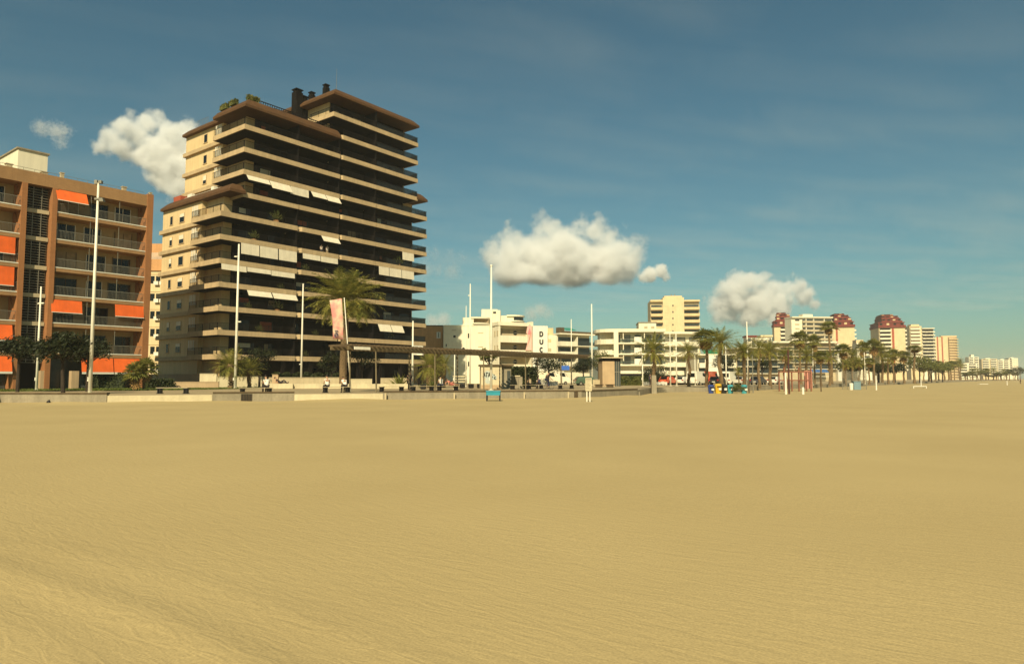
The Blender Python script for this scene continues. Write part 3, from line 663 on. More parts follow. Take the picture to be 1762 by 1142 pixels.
MB().box(f, -.1, a - .02, -1.5, 0, zt - .9, zt).box(f, b + .02, wd + .1, -1.5, 0, zt - 1.0, zt - .2).build('roof_slab', m_creamw, th)
for q in (.45, .52): MB().tube([f(wd * q, 3, zs + 1.1), f(wd * q, 3, zs + 2.0)], .25, 6).build('roof_vent', m_concd, th)
# low white blocks behind the palms
th, f, wd, zt = town('apartment_building', 'low white three-storey block with a green awning on its roof terrace', 'apartment building', 1200, 1264, 170, 611.5, 2, 10, m_whitew)
MB().box(f, -.2, wd + .2, -1.3, 10, zt, zt + .35).build('roof_slab', m_whitew, th)
a, b = tx(f, 1216, -.4, 4), tx(f, 1238, -.4, 4); o = MB().box(f, a, b, -1.25, 1, GZ, zt - .01).build('stair_block', m_white, th)
for i in range(5): MB().box(f, a, b, -1.28, -1.252, 1.2 + i * 1.05, 1.26 + i * 1.05).build('joint', m_concd, th)
for y in (631, 646):
    z = zy(y, 170); bal(th, f, .1, a - .05, z, 1.2, m_whitew, slab=.25); bal(th, f, b + .05, wd - .1, z, 1.2, m_whitew, slab=.25)
MB().slab([f(a - .6, -.9, zt + .4), f(b + .1, -.9, zt + .4), f(b + .1, 1.5, zt + 1.5), f(a - .6, 1.5, zt + 1.5)], .05).build('terrace_awning', M('green_canvas', (.02, .16, .07), .8), th)
th, f, wd, zt = town('apartment_building', 'low olive-grey block with railed balconies behind the tallest seafront palms', 'apartment building', 1266, 1338, 215, 600, 6, 10, m_conc)
for y in (618, 630, 642):
    z = zy(y, 215); bal(th, f, .1, wd - .1, z, 1.3, m_whitew, rail=True, win=m_glass2); MB().box(f, wd * .5, wd * .54, -1.2, -.01, z + .01, z + 2.2).build('partition', m_whitew, th)
MB().box(f, -.2, wd + .2, -1.5, 10, zt, zt + .4).build('roof_slab', m_whitew, th)
for a_, b_, y, lab, mt in ((1285, 1302, 577, 'red-roofed building top seen between palms and pale sky', m_red), (1300, 1322, 582, 'long white building top seen between two palm crowns', m_whitew), (1310, 1328, 576.5, 'pale yellow building top left of the red-roofed tower', m_creamy)):
    th, f, wd, zt = town('building', lab, 'building', a_, b_, 380 + y % 3 * 20, y + 3, -5, 8, m_whitew); MB().box(f, -.5, wd + .5, -.6, 8.6, zt, zt + 1.0).build('roof', mt, th); MB().box(f, wd * .1, wd * .4, -.2, -.01, zt - 2.4, zt - .6).build('window', m_glass2, th); MB().box(f, wd * .55, wd * .9, -.2, -.01, zt - 2.4, zt - .6).build('window', m_glass2, th)

# ------------------------------------------------------------------ towers with red stepped tops
def red_tower(label, px0, px1, Y, ybody, ytop, bays, strips, ang=-14, depth=11, lean=0):
    th, f, wd, zt = town('apartment_tower', label, 'apartment tower', px0, px1, Y, ybody, ang, depth, m_creamy, 'cream towers with red stepped roofs')
    H = zy(ytop, Y) - zt; z = zt
    for a, b, h, d0, d1 in ((-.03, 1.03, .40, -.9, depth + .9), (.13, .93, .28, .8, depth - 1.5), (.14, .82, .20, 1.6, depth - 3), (.17, .62, .12, 2.4, depth - 4)):
        o = MB().box(f, wd * a, wd * b, d0, d1, z, z + H * h * .45).box(f, wd * a + .5, wd * b - 1.2, d0 + .7, d1 - .7, z + H * h * .45, z + H * h * .86).box(f, wd * a + .1, wd * b - .5, d0 + .3, d1 - .3, z + H * h * .86, z + H * h).build('red_tier', m_red, th)
        for j in range(4):
            q = wd * (a + (b - a) * (j + .45) / 4); MB().box(f, q - .9, q + .9, d0 + .6, d0 + .69, z + H * h * .47, z + H * h * .84).build('tier_window', (m_dark, m_creamw, m_dark)[(j + int(z)) % 3], o)
        z += H * h
    for a, b in strips: MB().box(f, wd * a, wd * b, -.25, -.005, GZ, zt).build('red_strip', m_redw, th)
    k = 0; z = zt - 2.6
    while z > 6 and k < 13:
        for a, b in bays: bal(th, f, wd * a, wd * b, z, 1.2, m_whitew, h=.9, win=m_dark, slab=.35)
        # the sea front, seen at a grazing angle
        MB().box(f, wd + .005, wd + 1.5, 1, depth - 1, z - .3, z + .85).build('balcony', m_whitew, th); MB().box(f, wd + .005, wd + .06, 1.3, depth - 1.3, z + .9, z + 2.2).build('window', m_dark, th)
        z -= 2.95; k += 1
    return th
red_tower('cream tower with red stepped roof, partly hidden by the white-grey slab, left of the three', 1332, 1367, 500, 562, 537.5, [(.30, .56)], [(.62, .76)])
red_tower('cream tower with red stepped roof rising just right of the white-grey slab', 1431, 1470, 500, 563, 539, [], [(.18, .26)], depth=24)
red_tower('cream tower with red stepped roof standing alone, right of the tall thin palms', 1512, 1557, 520, 564, 540.5, [(.02, .46)], [(.50, .58)], depth=24)
th, f, wd, zt = town('apartment_building', 'white and grey apartment slab standing between two red-topped towers', 'apartment building', 1361.5, 1431, 462, 546, 6, 9, m_whitew)
a = tx(f, 1380, 0, 40); MB().box(f, -.2, wd + .2, -1.6, 9, zt - .3, zt + .5).box(f, wd * .3, wd * .55, 1, 6, zt + .5, zt + 2.4).build('roof_slab', m_whitew, th)
for k in range(10):
    z = zy(554.5 + 7.4 * k, 462)
    bal(th, f, a, wd, z, 1.5, m_conc, h=1.0, win=m_glass2, slab=.3)
    for q in (.33, .52, .78): MB().box(f, wd * q, wd * q + .5, -1.4, -.01, z + .01, z + 2.4).build('partition', m_whitew, th)
    win(th, f, a * .35, a * .75, z + 1, z + 2, mat=m_glass if k == 0 else m_conc)
th, f, wd, zt = town('apartment_building', 'long five-storey block with white balcony slabs and a blue awning at street level', 'apartment building', 1328, 1436, 305, 590, 3, 12, m_conc)
MB().box(f, -.3, wd + .3, -2.0, 12, zt, zt + .7).build('roof_slab', m_whitew, th)
for i in range(4):
    z = zy(601.5 + i * 11, 305); a = .1
    for q0, q1 in ((.0, .33), (.34, .66), (.67, 1.0)):
        bal(th, f, wd * q0 + .1, wd * q1 - .1, z, 1.8, m_whitew, rail=True, win=m_glass2 if (i + int(q0 * 9)) % 2 else m_curtain)
p = [(wd + .02, -2.2), (wd + 2.6, -1.0), (wd + 2.6, 11), (wd + .02, 11)]; MB().prism(f, p, GZ, zt - .3).build('end_wall', m_white, th)
t0, t1 = tx(f, 1396, -3, 5), tx(f, 1424, -3, 5); MB().slab([f(t0, -4.2, 4.3), f(t1, -4.2, 4.3), f(t1, -2.1, 5.6), f(t0, -2.1, 5.6)], .06).build('blue_awning', M('blue_canvas', (.03, .10, .26), .8), th)
MB().box(f, t0, t1, -4.1, -2.2, 2.4, 2.6).build('terrace_roof', m_white, th)
th, f, wd, zt = town('apartment_building', 'small white stepped block half hidden by palms between two red-topped towers', 'apartment building', 1474, 1499, 470, 590, -10, 10, m_whitew)
MB().box(f, 0, wd * .5, 1, 9, zt, zt + 2.2).build('upper_floor', m_creamy, th)
for k in range(6): z = zt - 2.6 - 2.9 * k; bal(th, f, wd * .2, wd * .9, z, 1.0, m_whitew, win=m_glass2, slab=.3)
th, f, wd, zt = town('apartment_tower', 'yellowish white tower with plain stacked balconies, right of the lone red-topped tower', 'apartment tower', 1565, 1585.5, 590, 561, -8, 12, m_creamy)
for k in range(12): z = zt - 2.7 - 2.95 * k; bal(th, f, .2, wd * .85, z, 1.2, m_whitew, win=m_curtain, slab=.5)
MB().box(f, wd * .2, wd * .9, 2, 9, zt, zt + 1.6).build('roof_house', m_creamy, th)
th, f, wd, zt = town('apartment_tower', 'white tower with dark wavy balcony recesses', 'apartment tower', 1585.5, 1606, 610, 565.5, -8, 26, m_whitew)
for k in range(12):
    z = zt - 2.9 - 2.95 * k
    p = [(wd * i / 8, -1.3 - .7 * math.sin(i * 1.5 + k)) for i in range(9)]
    MB().prism(f, p + [(wd, -.006), (0, -.006)], z - .35, z + .55).build('balcony', m_whitew, th); MB().box(f, .6, wd - .3, -.1, -.01, z + .56, z + 2.3).build('window', m_dark, th)
    MB().box(f, wd + .005, wd + 2.2, 2, 24, z - .3, z + .7).build('balcony', m_whitew, th)
MB().box(f, -.2, wd + .3, -2, 26, zt - .2, zt + .5).build('roof_slab', m_whitew, th)
th, f, wd, zt = town('apartment_tower', 'cream and pink tower with brown vertical stripes and a rounded balcony end', 'apartment tower', 1609, 1631, 740, 580, -12, 12, m_creamy)
for a, b in ((.12, .22), (.48, .58)): MB().box(f, wd * a, wd * b, -.3, -.006, 14, zt + .5).build('brown_stripe', m_redw, th)
for k in range(16):
    z = zt - 2.4 - 2.85 * k
    p = [(wd + 12 * math.cos(R(a)), 6 - 9 * math.sin(R(a))) for a in range(0, 91, 15)]
    MB().prism(f, [(wd, 6)] + p, z - .4, z + .6).build('balcony', m_creamw, th)
MB().prism(f, [(wd + .01, 6)] + [(wd + 10.5 * math.cos(R(a)), 6 - 7.6 * math.sin(R(a))) for a in range(0, 91, 15)], GZ, zt).build('rounded_wing', m_tan, th)
MB().box(f, wd * .5, wd + 9, 1, 6, zt, zt + 1.5).build('roof_house', m_creamw, th)
for a, b, yt, Y, lab, nb in ((1650, 1681, 626, 800, 'low white stepped block with dark balcony recesses, far along the seafront', 5), (1667, 1684, 614, 930, 'pale far tower with small roof house behind the distant palms', 7), (1689, 1716, 617.5, 960, 'wide cream far block with many small balconies', 7), (1717, 1736, 619, 990, 'plain pale far block beside the last building', 6), (1735.5, 1751.5, 616, 1020, 'last pale block of the seafront, with a dark window column and ruled floor lines', 8)):
    th, f, wd, zt = town('apartment_building', lab, 'apartment building', a, b, Y, yt, -12, 12, m_whitew if Y != 960 else m_creamy)
    for k in range(nb):
        z = zt - 3 - 3.1 * k
        if z < 3: break
        if Y == 1020: MB().box(f, 0, wd, -.2, -.01, z, z + .3).build('floor_line', m_conc, th); win(th, f, wd * .12, wd * .34, z + .6, z + 2.4, mat=m_dark); continue
        bal(th, f, wd * .05, wd * .45, z, 1.4, m_whitew, win=m_dark if Y < 900 else m_glass2, slab=.4); bal(th, f, wd * .55, wd * .95, z + (.0 if Y > 900 else .8), 1.4, m_whitew, win=m_dark if Y < 900 else m_glass2, slab=.4)
    MB().box(f, wd * .3, wd * .6, 2, 8, zt, zt + 3.2 if Y == 930 else zt + 1.2).build('roof_house', m_whitew, th)

# ------------------------------------------------------------------ vegetation
GA = math.pi * (3 - math.sqrt(5))
def frond(mb, o, az, el, ln, droop, lw, ll, n, rng, twist=0.):
    """A feather frond: an arching midrib with two rows of narrow leaflets."""
    p = Vector(o); h = Vector((math.cos(az), math.sin(az), 0)); side = Vector((-math.sin(az), math.cos(az), 0)); st = ln / n; e = el; prev = p
    for i in range(n):
        k = i / (n - 1); d = h * math.cos(e) + Z * math.sin(e); up = side.cross(d) * -1
        q = p + d * st; w = .045 * (1 - k * .7) * ln / 3
        mb.add([p + side * w, p - side * w, q - side * w * .9, q + side * w * .9], [(0, 1, 2, 3)])
        if k > .12:
            L_ = ll * (math.sin(math.pi * min(1, k * .85 + .12)) * .75 + .25) * rng.uniform(.85, 1.12)
            for s in (-1, 1):
                t = (side * s * .82 + d * .62 + up * rng.uniform(-.35, .28)).normalized(); t = (t - Z * .18).normalized()
                b = p + d * st * rng.random(); wv = d * lw
                mb.add([b - wv, b + wv, b + t * L_ * .6 + wv * .7, b + t * L_, b + t * L_ * .6 - wv * .5], [(0, 1, 2, 3, 4)])
        p = q; e -= droop / n * (.5 + k * 1.1)
def fan(mb, o, az, el, ln, r, rng, nb=13):
    h = Vector((math.cos(az), math.sin(az), 0)); side = Vector((-math.sin(az), math.cos(az), 0)); d = h * math.cos(el) + Z * math.sin(el); c = Vector(o) + d * ln
    mb.add([o + side * .02, o - side * .02, c - side * .015, c + side * .015], [(0, 1, 2, 3)])
    up = side.cross(d) * -1; d2 = (d - Z * .35).normalized()
    for i in range(nb):
        a = (i / (nb - 1) - .5) * R(230); t = d2 * math.cos(a) + side * math.sin(a) - Z * rng.uniform(0, .25); wv = (side * math.cos(a) - d2 * math.sin(a)) * r * .085
        m_ = c + t * r * .6; e = c + t * r - Z * r * .18 * rng.random()
        mb.add([c, m_ - wv, e, m_ + wv], [(0, 1, 2, 3)])
def date_palm(name, label, th_, tr, nf, fl, seed, lo=-42, top_r=1.25, lat=.36, cat='palm tree', group=None, n=20, skirt=0, shaft=True):
    rng = random.Random(seed); root = thing(name, label, cat, (0, 0, 0), group, local=True); mb = MB()
    pts = [(0, 0, -.2)] + [(.10 * math.sin(i * .8 + seed), .10 * math.cos(i * 1.1 + seed), th_ * i / 8) for i in range(1, 9)]
    mb.tube(pts, [tr * 1.35] + [tr * (1.1 - .14 * i / 8) for i in range(8)], 9)
    k = 0; z = .3
    while z < th_ and tr > .15:                      # leaf-base knobs spiral up the trunk
        a = k * GA; mb.add([(tr * 1.02 * math.cos(a - .35), tr * 1.02 * math.sin(a - .35), z), (tr * 1.02 * math.cos(a + .35), tr * 1.02 * math.sin(a + .35), z), (tr * top_r * math.cos(a), tr * top_r * math.sin(a), z + .14)], [(0, 1, 2)]); k += 1; z += .028
    mb.ball((pts[-1][0], pts[-1][1], th_ + tr * .2), (tr * 1.35, tr * 1.35, tr * 1.6), 9, 5)
    mb.build('trunk', m_trunk, root, smooth=False)
    c = Vector(pts[-1]) + Z * tr * .6; cr = MB()
    for i in range(nf):
        k = i / nf; el = R(84 + (lo - 84) * k ** .9 + rng.uniform(-7, 7)); 
        frond(cr, c + Vector((math.cos(i * GA), math.sin(i * GA), 0)) * tr * .5, i * GA + rng.uniform(-.15, .15), el, fl * rng.uniform(.85, 1.08) * (.82 + .18 * math.sin(math.pi * min(1, k * 1.2))), R(32 + 26 * k), .024 * fl / 2.4, lat * fl / 2.6, n, rng)
    cr.build('crown', m_palm, root)
    if skirt:
        s = MB()
        for i in range(skirt): frond(s, c - Z * .1, i * GA, R(-35 - 30 * rng.random()), fl * .6, R(45), .02, .2, 9, rng)
        s.build('dead_fronds', m_skirt, root)
    return root
def fan_palm(name, label, th_, tr, nf, pl, fr_, seed, skirt=18, group=None, lean=0.):
    rng = random.Random(seed); root = thing(name, label, 'palm tree', (0, 0, 0), group, local=True)
    pts = [(lean * (i / 8) ** 1.5 + .05 * math.sin(i + seed), .04 * math.cos(i * 1.3), th_ * i / 8 - (.2 if i == 0 else 0)) for i in range(9)]
    MB().tube(pts, [tr * 1.7] + [tr * (1.15 - .3 * i / 8) for i in range(8)], 8).build('trunk', m_trunk, root); c = Vector(pts[-1]); cr = MB()
    for i in range(nf):
        k = i / nf; fan(cr, c, i * GA + rng.uniform(-.2, .2), R(80 - 105 * k + rng.uniform(-10, 10)), pl * rng.uniform(.8, 1.15), fr_ * rng.uniform(.85, 1.1), rng)
    cr.build('crown', m_palmf, root); s = MB()
    for i in range(skirt): fan(s, c - Z * (.1 + .9 * pl * rng.random()), i * GA, R(-48 - 30 * rng.random()), pl * .55, fr_ * .8, rng, 8)
    if skirt: s.build('dead_fronds', m_skirt, root)
    return root
def leaf_tree(name, label, loc, h, rx, rz, seed, mat=None, trunk_r=.12, nl=2600, ls=.13, lean=(0, 0), cat='tree', group=None, low=.5, build_trunk=True):
    rng = random.Random(seed); root = thing(name, label, cat, loc, group, local=True); mb = MB(); cl = []
    top = Vector((lean[0], lean[1], h - rz * 1.1)); k0 = Vector((lean[0] * .6, lean[1] * .6, (h - 2 * rz) * .75))
    if build_trunk: mb.tube([(0, 0, -.2), k0, top], [trunk_r * 1.25, trunk_r, trunk_r * .55], 7)
    for i in range(16):
        a = i * GA; r = math.sqrt((i + .6) / 16); c = Vector((lean[0] + rx * .82 * r * math.cos(a), lean[1] + rx * .82 * r * math.sin(a), h - rz + rz * rng.uniform(-.65, .75) * math.sqrt(max(.1, 1 - r * r * .8))))
        cl.append((c, rx * rng.uniform(.26, .42)))
        if build_trunk: mb.tube([k0 + (top - k0) * rng.uniform(.2, .9), (k0 + c) / 2 + Z * .15, c], [trunk_r * .45, trunk_r * .28, trunk_r * .1], 5)
    if mb.vs: mb.build('trunk', m_bark, root)
    lf = MB()
    for i in range(nl):
        c, r = cl[rng.randrange(len(cl))]; d = Vector((rng.gauss(0, 1), rng.gauss(0, 1), rng.gauss(0, .75))).normalized() * r * rng.random() ** .45; p = c + d
        n = Vector((rng.gauss(0, 1), rng.gauss(0, 1), rng.gauss(.5, 1))).normalized(); a = n.orthogonal().normalized() * ls * rng.uniform(.7, 1.3); b = n.cross(a) * rng.uniform(.45, .7)
        lf.add([p - a, p - b * .8, p + a, p + b * .8], [(0, 1, 2, 3)])
    lf.build('crown', mat or m_leaf, root)
    return root
def hedge(label, p, q, wd, h, seed, mat=None, n=2600, ls=.10, cat='hedge'):
    rng = random.Random(seed); p = Vector(p); q = Vector(q); d = q - p; nrm = Vector((-d.y, d.x, 0)).normalized() * wd; root = MB()
    for i in range(n):
        a, b, c = rng.random(), rng.random(), rng.random() ** .6; f = rng.randrange(3)
        if f == 0: b = 0
        elif f == 1: c = 1
        z = c * h * (1 + .08 * math.sin(a * 40)); c3 = p + d * a + nrm * (b + rng.gauss(0, .05)) + Z * (z + rng.gauss(0, .04))
        nn = Vector((rng.gauss(0, 1), rng.gauss(0, 1), rng.gauss(.3, 1))).normalized(); u_ = nn.orthogonal().normalized() * ls * rng.uniform(.7, 1.4); v_ = nn.cross(u_) * .6
        root.add([c3 - u_, c3 - v_, c3 + u_, c3 + v_], [(0, 1, 2, 3)])
    i_ = d.normalized() * .08
    root.prism(ID, [tuple((p + nrm * .12 + i_).xy), tuple((q + nrm * .12 - i_).xy), tuple((q + nrm * .9 - i_).xy), tuple((p + nrm * .9 + i_).xy)], p.z - .05, p.z + h * .9)
    o = root.build('hedge', mat or m_hedge); return tag(o, label, cat)
def put(o, loc, rz=0., sc=1.): o.location = loc; o.rotation_euler = (0, 0, rz); o.scale = (sc, sc, sc) if isinstance(sc, (int, float)) else sc; return o

# the big palm in front of the tower and the low palms near it
put(date_palm('date_palm', 'biggest palm tree, thick trunk and dense drooping crown before the dark tower', 10.2, .40, 120, 4.9, 3, lo=-30, lat=.60, n=28), at(591, 82))
put(date_palm('date_palm', 'short stout palm with fronds to the ground, left of the lamp mast at the tower', 2.3, .30, 60, 2.5, 5, lo=-40, lat=.55, n=20), at(397, 76))
put(date_palm('date_palm', 'low bushy palm right behind the tall lamp mast before the dark tower', 1.9, .22, 44, 2.0, 6, lo=-30, lat=.5), at(428, 78))
put(date_palm('date_palm', 'low bushy palm right of the dark tower, beside the shaded hotel wall', 2.3, .26, 60, 2.6, 8, lo=-45, lat=.55), at(738, 80))
put(date_palm('date_palm', 'dense low palm leaning over the hotel side of the bushy palm pair', 2.6, .2, 40, 2.0, 9, lo=-40, lat=.5), at(764, 84))
put(fan_palm('fan_palm', 'low twin-headed fan palm on the lawn before the brown building', 1.6, .13, 34, .7, .75, 12, skirt=8), at(232, 66))
put(fan_palm('fan_palm', 'small dark fan palm beside a white stone on the lawn', 2.0, .12, 30, .7, .7, 13, skirt=6, lean=.3), at(246, 67))
def agave(label, px, Y, s, seed, col=None):
    rng = random.Random(seed); mb = MB()
    for i in range(26):
        az = i * GA; e = R(80 - 60 * i / 26); d = Vector((math.cos(az) * math.cos(e), math.sin(az) * math.cos(e), math.sin(e))); sd = Vector((-math.sin(az), math.cos(az), 0)) * .075 * s; ln = s * rng.uniform(.8, 1.15)
        mb.add([-sd + Z * .02, sd + Z * .02, d * ln * .55 + sd * .8 + Z * .04, d * ln - Z * .1 * s, d * ln * .55 - sd * .8 + Z * .04], [(0, 1, 2, 3, 4)])
    o = mb.build('agave', col or m_leaf2); o.location = at(px, Y); tag(o, label, 'plant')
agave('spiky agave plant by the dark ground floor of the tower', 562, 83, 1.5, 1); agave('big spiky agave right of the slim pergola post before the tower', 688, 80, 1.9, 2, m_palmf)
agave('yellowish spiky plant at the foot of the bushy palm pair', 745, 76, 1.1, 3); agave('yellow-green spiky plant left of the pinkish seated figure', 727, 75, .8, 4)

# dark seaside trees
leaf_tree('tree', 'dark round tree at the left picture edge before orange awnings', at(30, 56), 4.6, 1.9, 1.0, 21, nl=2400)
leaf_tree('tree', 'dark tree with leaning trunk at the promenade edge, left of the tallest mast', at(109, 49), 4.3, 1.9, 1.0, 22, lean=(-.35, .2), nl=2600)
leaf_tree('tree', 'dark low tree whose crown reaches behind the tallest mast', at(150, 58), 4.3, 1.9, .9, 23, nl=2200)
leaf_tree('tree', 'dark leafy tree in the shade right of the short stout palm', at(446, 82), 4.9, 2.0, 1.6, 24, nl=2000)
leaf_tree('tree', 'dark tree left of the big palm trunk under the tower balconies', at(570, 86), 5.4, 1.9, 1.9, 25, nl=2000)
leaf_tree('tree', 'dark tree right of the big palm trunk behind the pergola end', at(622, 87), 5.8, 2.2, 2.0, 26, nl=2200)
leaf_tree('tree', 'spreading tree below the last letter of the hotel pillar', at(944, 104), 5.0, 2.7, 1.5, 27, nl=2400)
leaf_tree('tree', 'round dark tree beside the thick white pole right of the hotel', at(1004, 112), 4.6, 2.0, 1.3, 28, nl=1800)
leaf_tree('shrub', 'dark shrub over the roof of the grey graffiti kiosk', at(842, 76), 4.4, 1.3, .8, 29, mat=m_leaf2, nl=900, cat='shrub')
leaf_tree('shrub', 'brownish tree between thick white pole and tan lift block', at(1030, 116), 6.4, 2.0, 2.2, 30, mat=m_leaf2, nl=1500)
leaf_tree('shrub', 'dark bush behind the trunk of the palm in the white tub', at(1126, 112), 3.0, 2.6, 1.1, 31, nl=1500, cat='shrub')
leaf_tree('shrub', 'dark bush between two slim palm trunks, above the parked white van', at(1248, 128), 6.0, 2.6, 1.6, 32, nl=1700)
leaf_tree('shrub', 'dark green bush right of the bin row, beyond the parked cars', at(1312, 124), 5.0, 1.6, 1.5, 33, nl=1100)
leaf_tree('shrub', 'small green bush at the foot of a palm among the bins', at(1270, 73, 0), 1.1, .75, .55, 34, mat=m_leaf2, nl=700, ls=.07, cat='shrub', build_trunk=False)
hedge('clipped dark hedge along the lawn before the brown building', at(-60, 73.5), at(215, 75.5), 1.2, 1.6, 1, n=4200)
hedge('short dark hedge left of the white garden wall', at(254, 74), at(300, 76), 1.2, .95, 2, n=1500)
hedge('dark planting under the balconies in front of the tower', at(472, 87), at(586, 92), 1.2, 1.7, 3, n=2600, ls=.13)
hedge('big dark hedge right of the graffiti kiosk', at(880, 88), at(926, 92), 2.2, 2.4, 4, n=3400, ls=.14)
hedge('flowering shrubs right of the tan lift block', at(1066, 108), at(1108, 110), 1.2, 1.3, 5, m_leaf2, n=1700, ls=.12)
hedge('dark hedge before the white block beyond the palm in the tub', at(1108, 120), at(1196, 124), 1.0, 1.5, 6, n=2200, ls=.13)
# lawn: a green sheet with short blades
fe = [at(-90, 56), at(0, 57.7), at(300, 65), at(452, 77)]; bk_ = [at(-90, 73), at(0, 74), at(300, 78), at(452, 86)]; mb = MB(); lr = random.Random(4)
for i in range(3): mb.add([(p.x, p.y, GZ + .012) for p in (fe[i], fe[i + 1], bk_[i + 1], bk_[i])], [(0, 1, 2, 3)])
for i in range(12000):
    k = lr.randrange(3); q = lr.random(); p0 = fe[k].lerp(fe[k + 1], q); p = p0.lerp(bk_[k].lerp(bk_[k + 1], q), lr.random()); a = lr.random() * 6.3; s = Vector((math.cos(a), math.sin(a), 0)) * .05; t = Vector((lr.gauss(0, .05), lr.gauss(0, .05), lr.uniform(.05, .14)))
    b = Vector((p.x, p.y, GZ + .01)); mb.add([b - s, b + s, b + t], [(0, 1, 2)])
o = mb.build('lawn', m_grass); o['kind'] = 'stuff'; o['label'] = 'green lawn strip along the promenade'; o['category'] = 'grass'

# ------------------------------------------------------------------ seafront palms to the right
tub = date_palm('date_palm', 'sparse arching palm growing out of a grey wrapped tub on the sand', 4.4, .19, 66, 2.6, 41, lo=-34, lat=.36, n=22)
put(tub, at(1125, 73, 0)); 
c = MB(); c.loft([[Vector((.27 * sx, .27 * sy, 0)) for sx, sy in ((-1, -1), (1, -1), (1, 1), (-1, 1))], [Vector((.23 * sx, .23 * sy, 1.95)) for sx, sy in ((-1, -1), (1, -1), (1, 1), (-1, 1))]]).build('trunk_guard', m_concd, tub)
feather = [0]; used_a, used_b, used_f, used_t = [False], [False], [False], [False]
dpa = date_palm('date_palm', 'x', 5.6, .165, 72, 2.5, 42, lo=-38, lat=.42, n=20, group='seafront palms', skirt=10)
dpb = date_palm('date_palm', 'x', 5.2, .15, 54, 2.35, 43, lo=-42, lat=.40, n=18, group='seafront palms', skirt=16)
fpa = fan_palm('fan_palm', 'x', 6.2, .12, 34, .75, .75, 44, skirt=26, group='seafront palms')
fpt = fan_palm('fan_palm', 'x', 11., .13, 30, .7, .7, 45, skirt=30, group='seafront palms', lean=.4)
def palm(kind, px, Y, yc, label, sc=1., zb=GZ, rz=None):
    zc = zy(yc, Y); pr, us, h = {'a': (dpa, used_a, 5.6), 'b': (dpb, used_b, 5.2), 'f': (fpa, used_f, 6.2), 't': (fpt, used_t, 11.)}[kind]
    sz = (zc - zb) / h; feather[0] += 1
    return place(pr, us, at(px, Y, zb), feather[0] * 1.3 if rz is None else rz, label, (sc * 1.12, sc * 1.12, sz))
palm('b', 1186, 92, 606, 'half-bare palm before the bulging white balconies', 1.1)
palm('f', 1217, 84, 581, 'slim brown-skirted palm left of the full-crowned one over the bins', 1.35)
palm('a', 1240, 80, 590, 'full-crowned palm rising over the yellow bin', 1.05)
palm('a', 1281, 79, 606, 'full palm with hanging dead fronds over the turquoise bins', 1.0)
palm('b', 1271, 76, 640, 'cut grey palm stump leaning among the turquoise bins', .35)
palm('a', 1326, 98, 606, 'broad palm with a whitish trunk right of the bins and parked cars', 1.1)
palm('b', 1307, 92, 601, 'loose palm between the bin row and the broad whitish-trunked palm', 1.0)
palm('b', 1352, 100, 612, 'untidy palm directly above the brown timber frame on the sand', 1.25)
palm('f', 1378, 130, 583, 'tall fan palm standing clear above the untidy palms, under the grey slab', 1.45)
palm('f', 1402, 140, 588, 'small fan palm left of the tall thin skirted palm', 1.1)
palm('t', 1432, 128, 562, 'tall thin palm with heavy brown skirt before the grey and red towers', 1.35)
palm('f', 1413, 112, 613, 'short fan palm in front of the blue awning', 1.0)
palm('a', 1389, 112, 612, 'yellowish palm behind the brown timber frame', 1.0)
palm('b', 1428, 122, 616, 'drooping palm right of the blue awning', 1.1)
palm('f', 1452, 138, 602, 'fan palm with dark top under the second red-topped tower', 1.4)
palm('a', 1468, 140, 614, 'leafy palm left of the wire-net court posts', 1.1)
palm('f', 1487, 150, 598, 'slender palm before the small white stepped block', 1.1)
palm('f', 1505, 165, 595, 'dark-topped palm left of the lone red-topped tower', 1.7)
palm('a', 1519, 170, 607, 'dense palm at the foot of the lone red-topped tower', 1.35)
palm('f', 1538, 180, 609, 'palm in front of the cream wall of the lone red-topped tower', 1.5)
palm('b', 1529, 168, 618, 'ragged palm under the lone red-topped tower', 1.3)
palm('f', 1556, 190, 612, 'dark palm at the right foot of the lone red-topped tower', 1.6)
palm('t', 1573, 176, 600, 'leaning palm with orange-brown skirt before the yellowish white tower', 1.7)
palm('f', 1496, 142, 622, 'short palm beside the white post on the sand', 1.0)
palm('a', 1479, 132, 625, 'low wide palm behind the wire-net court', 1.0)
palm('b', 1456, 128, 628, 'low palm behind the court at the red-topped tower', 1.0)
pr_ = random.Random(17)
for i in range(26):
    px = 1590 + i * 6.6 + pr_.uniform(-3, 3); Y = 235 + i * 17 + pr_.uniform(-15, 15)
    if px > 1758: break
    palm('fabf'[i % 4], px, Y, (630 if px < 1655 else 641) + pr_.uniform(-5, 5), 'one of the many small distant palms lining the far seafront', pr_.uniform(1.3, 1.9))
for i in range(13):
    px = 1660 + i * 7 + pr_.uniform(-3, 3); Y = 430 + pr_.uniform(-40, 60)
    palm('f', px, Y, 642 + pr_.uniform(-4, 5), 'one of the many small distant palms lining the far seafront', pr_.uniform(1.8, 2.4))
for i, (px, Y, h, rx, lab) in enumerate(((1583, 205, 8.2, 4.4, 'yellow-green feathery pine left of the far palms'), (1603, 225, 7.4, 4.6, 'wide yellow-green tree under the wavy white tower'), (1622, 250, 7.0, 4.2, 'greenish tree under the pink striped tower'), (1466, 150, 5.5, 3.2, 'dark tree behind the wire-net court'), (1540, 190, 6.0, 3.2, 'dark round tree at the foot of the lone red-topped tower'), (1512, 175, 5.5, 3.0, 'olive tree low behind the white post on the sand'), (1752, 420, 8.5, 5., 'dark tree at the right picture edge on the horizon'))):
    leaf_tree('tree', lab, at(px, Y), h, rx, h * .3, 60 + i, mat=m_leaf if 'dark' in lab else m_leaf2, nl=1300, ls=.26, trunk_r=.2)

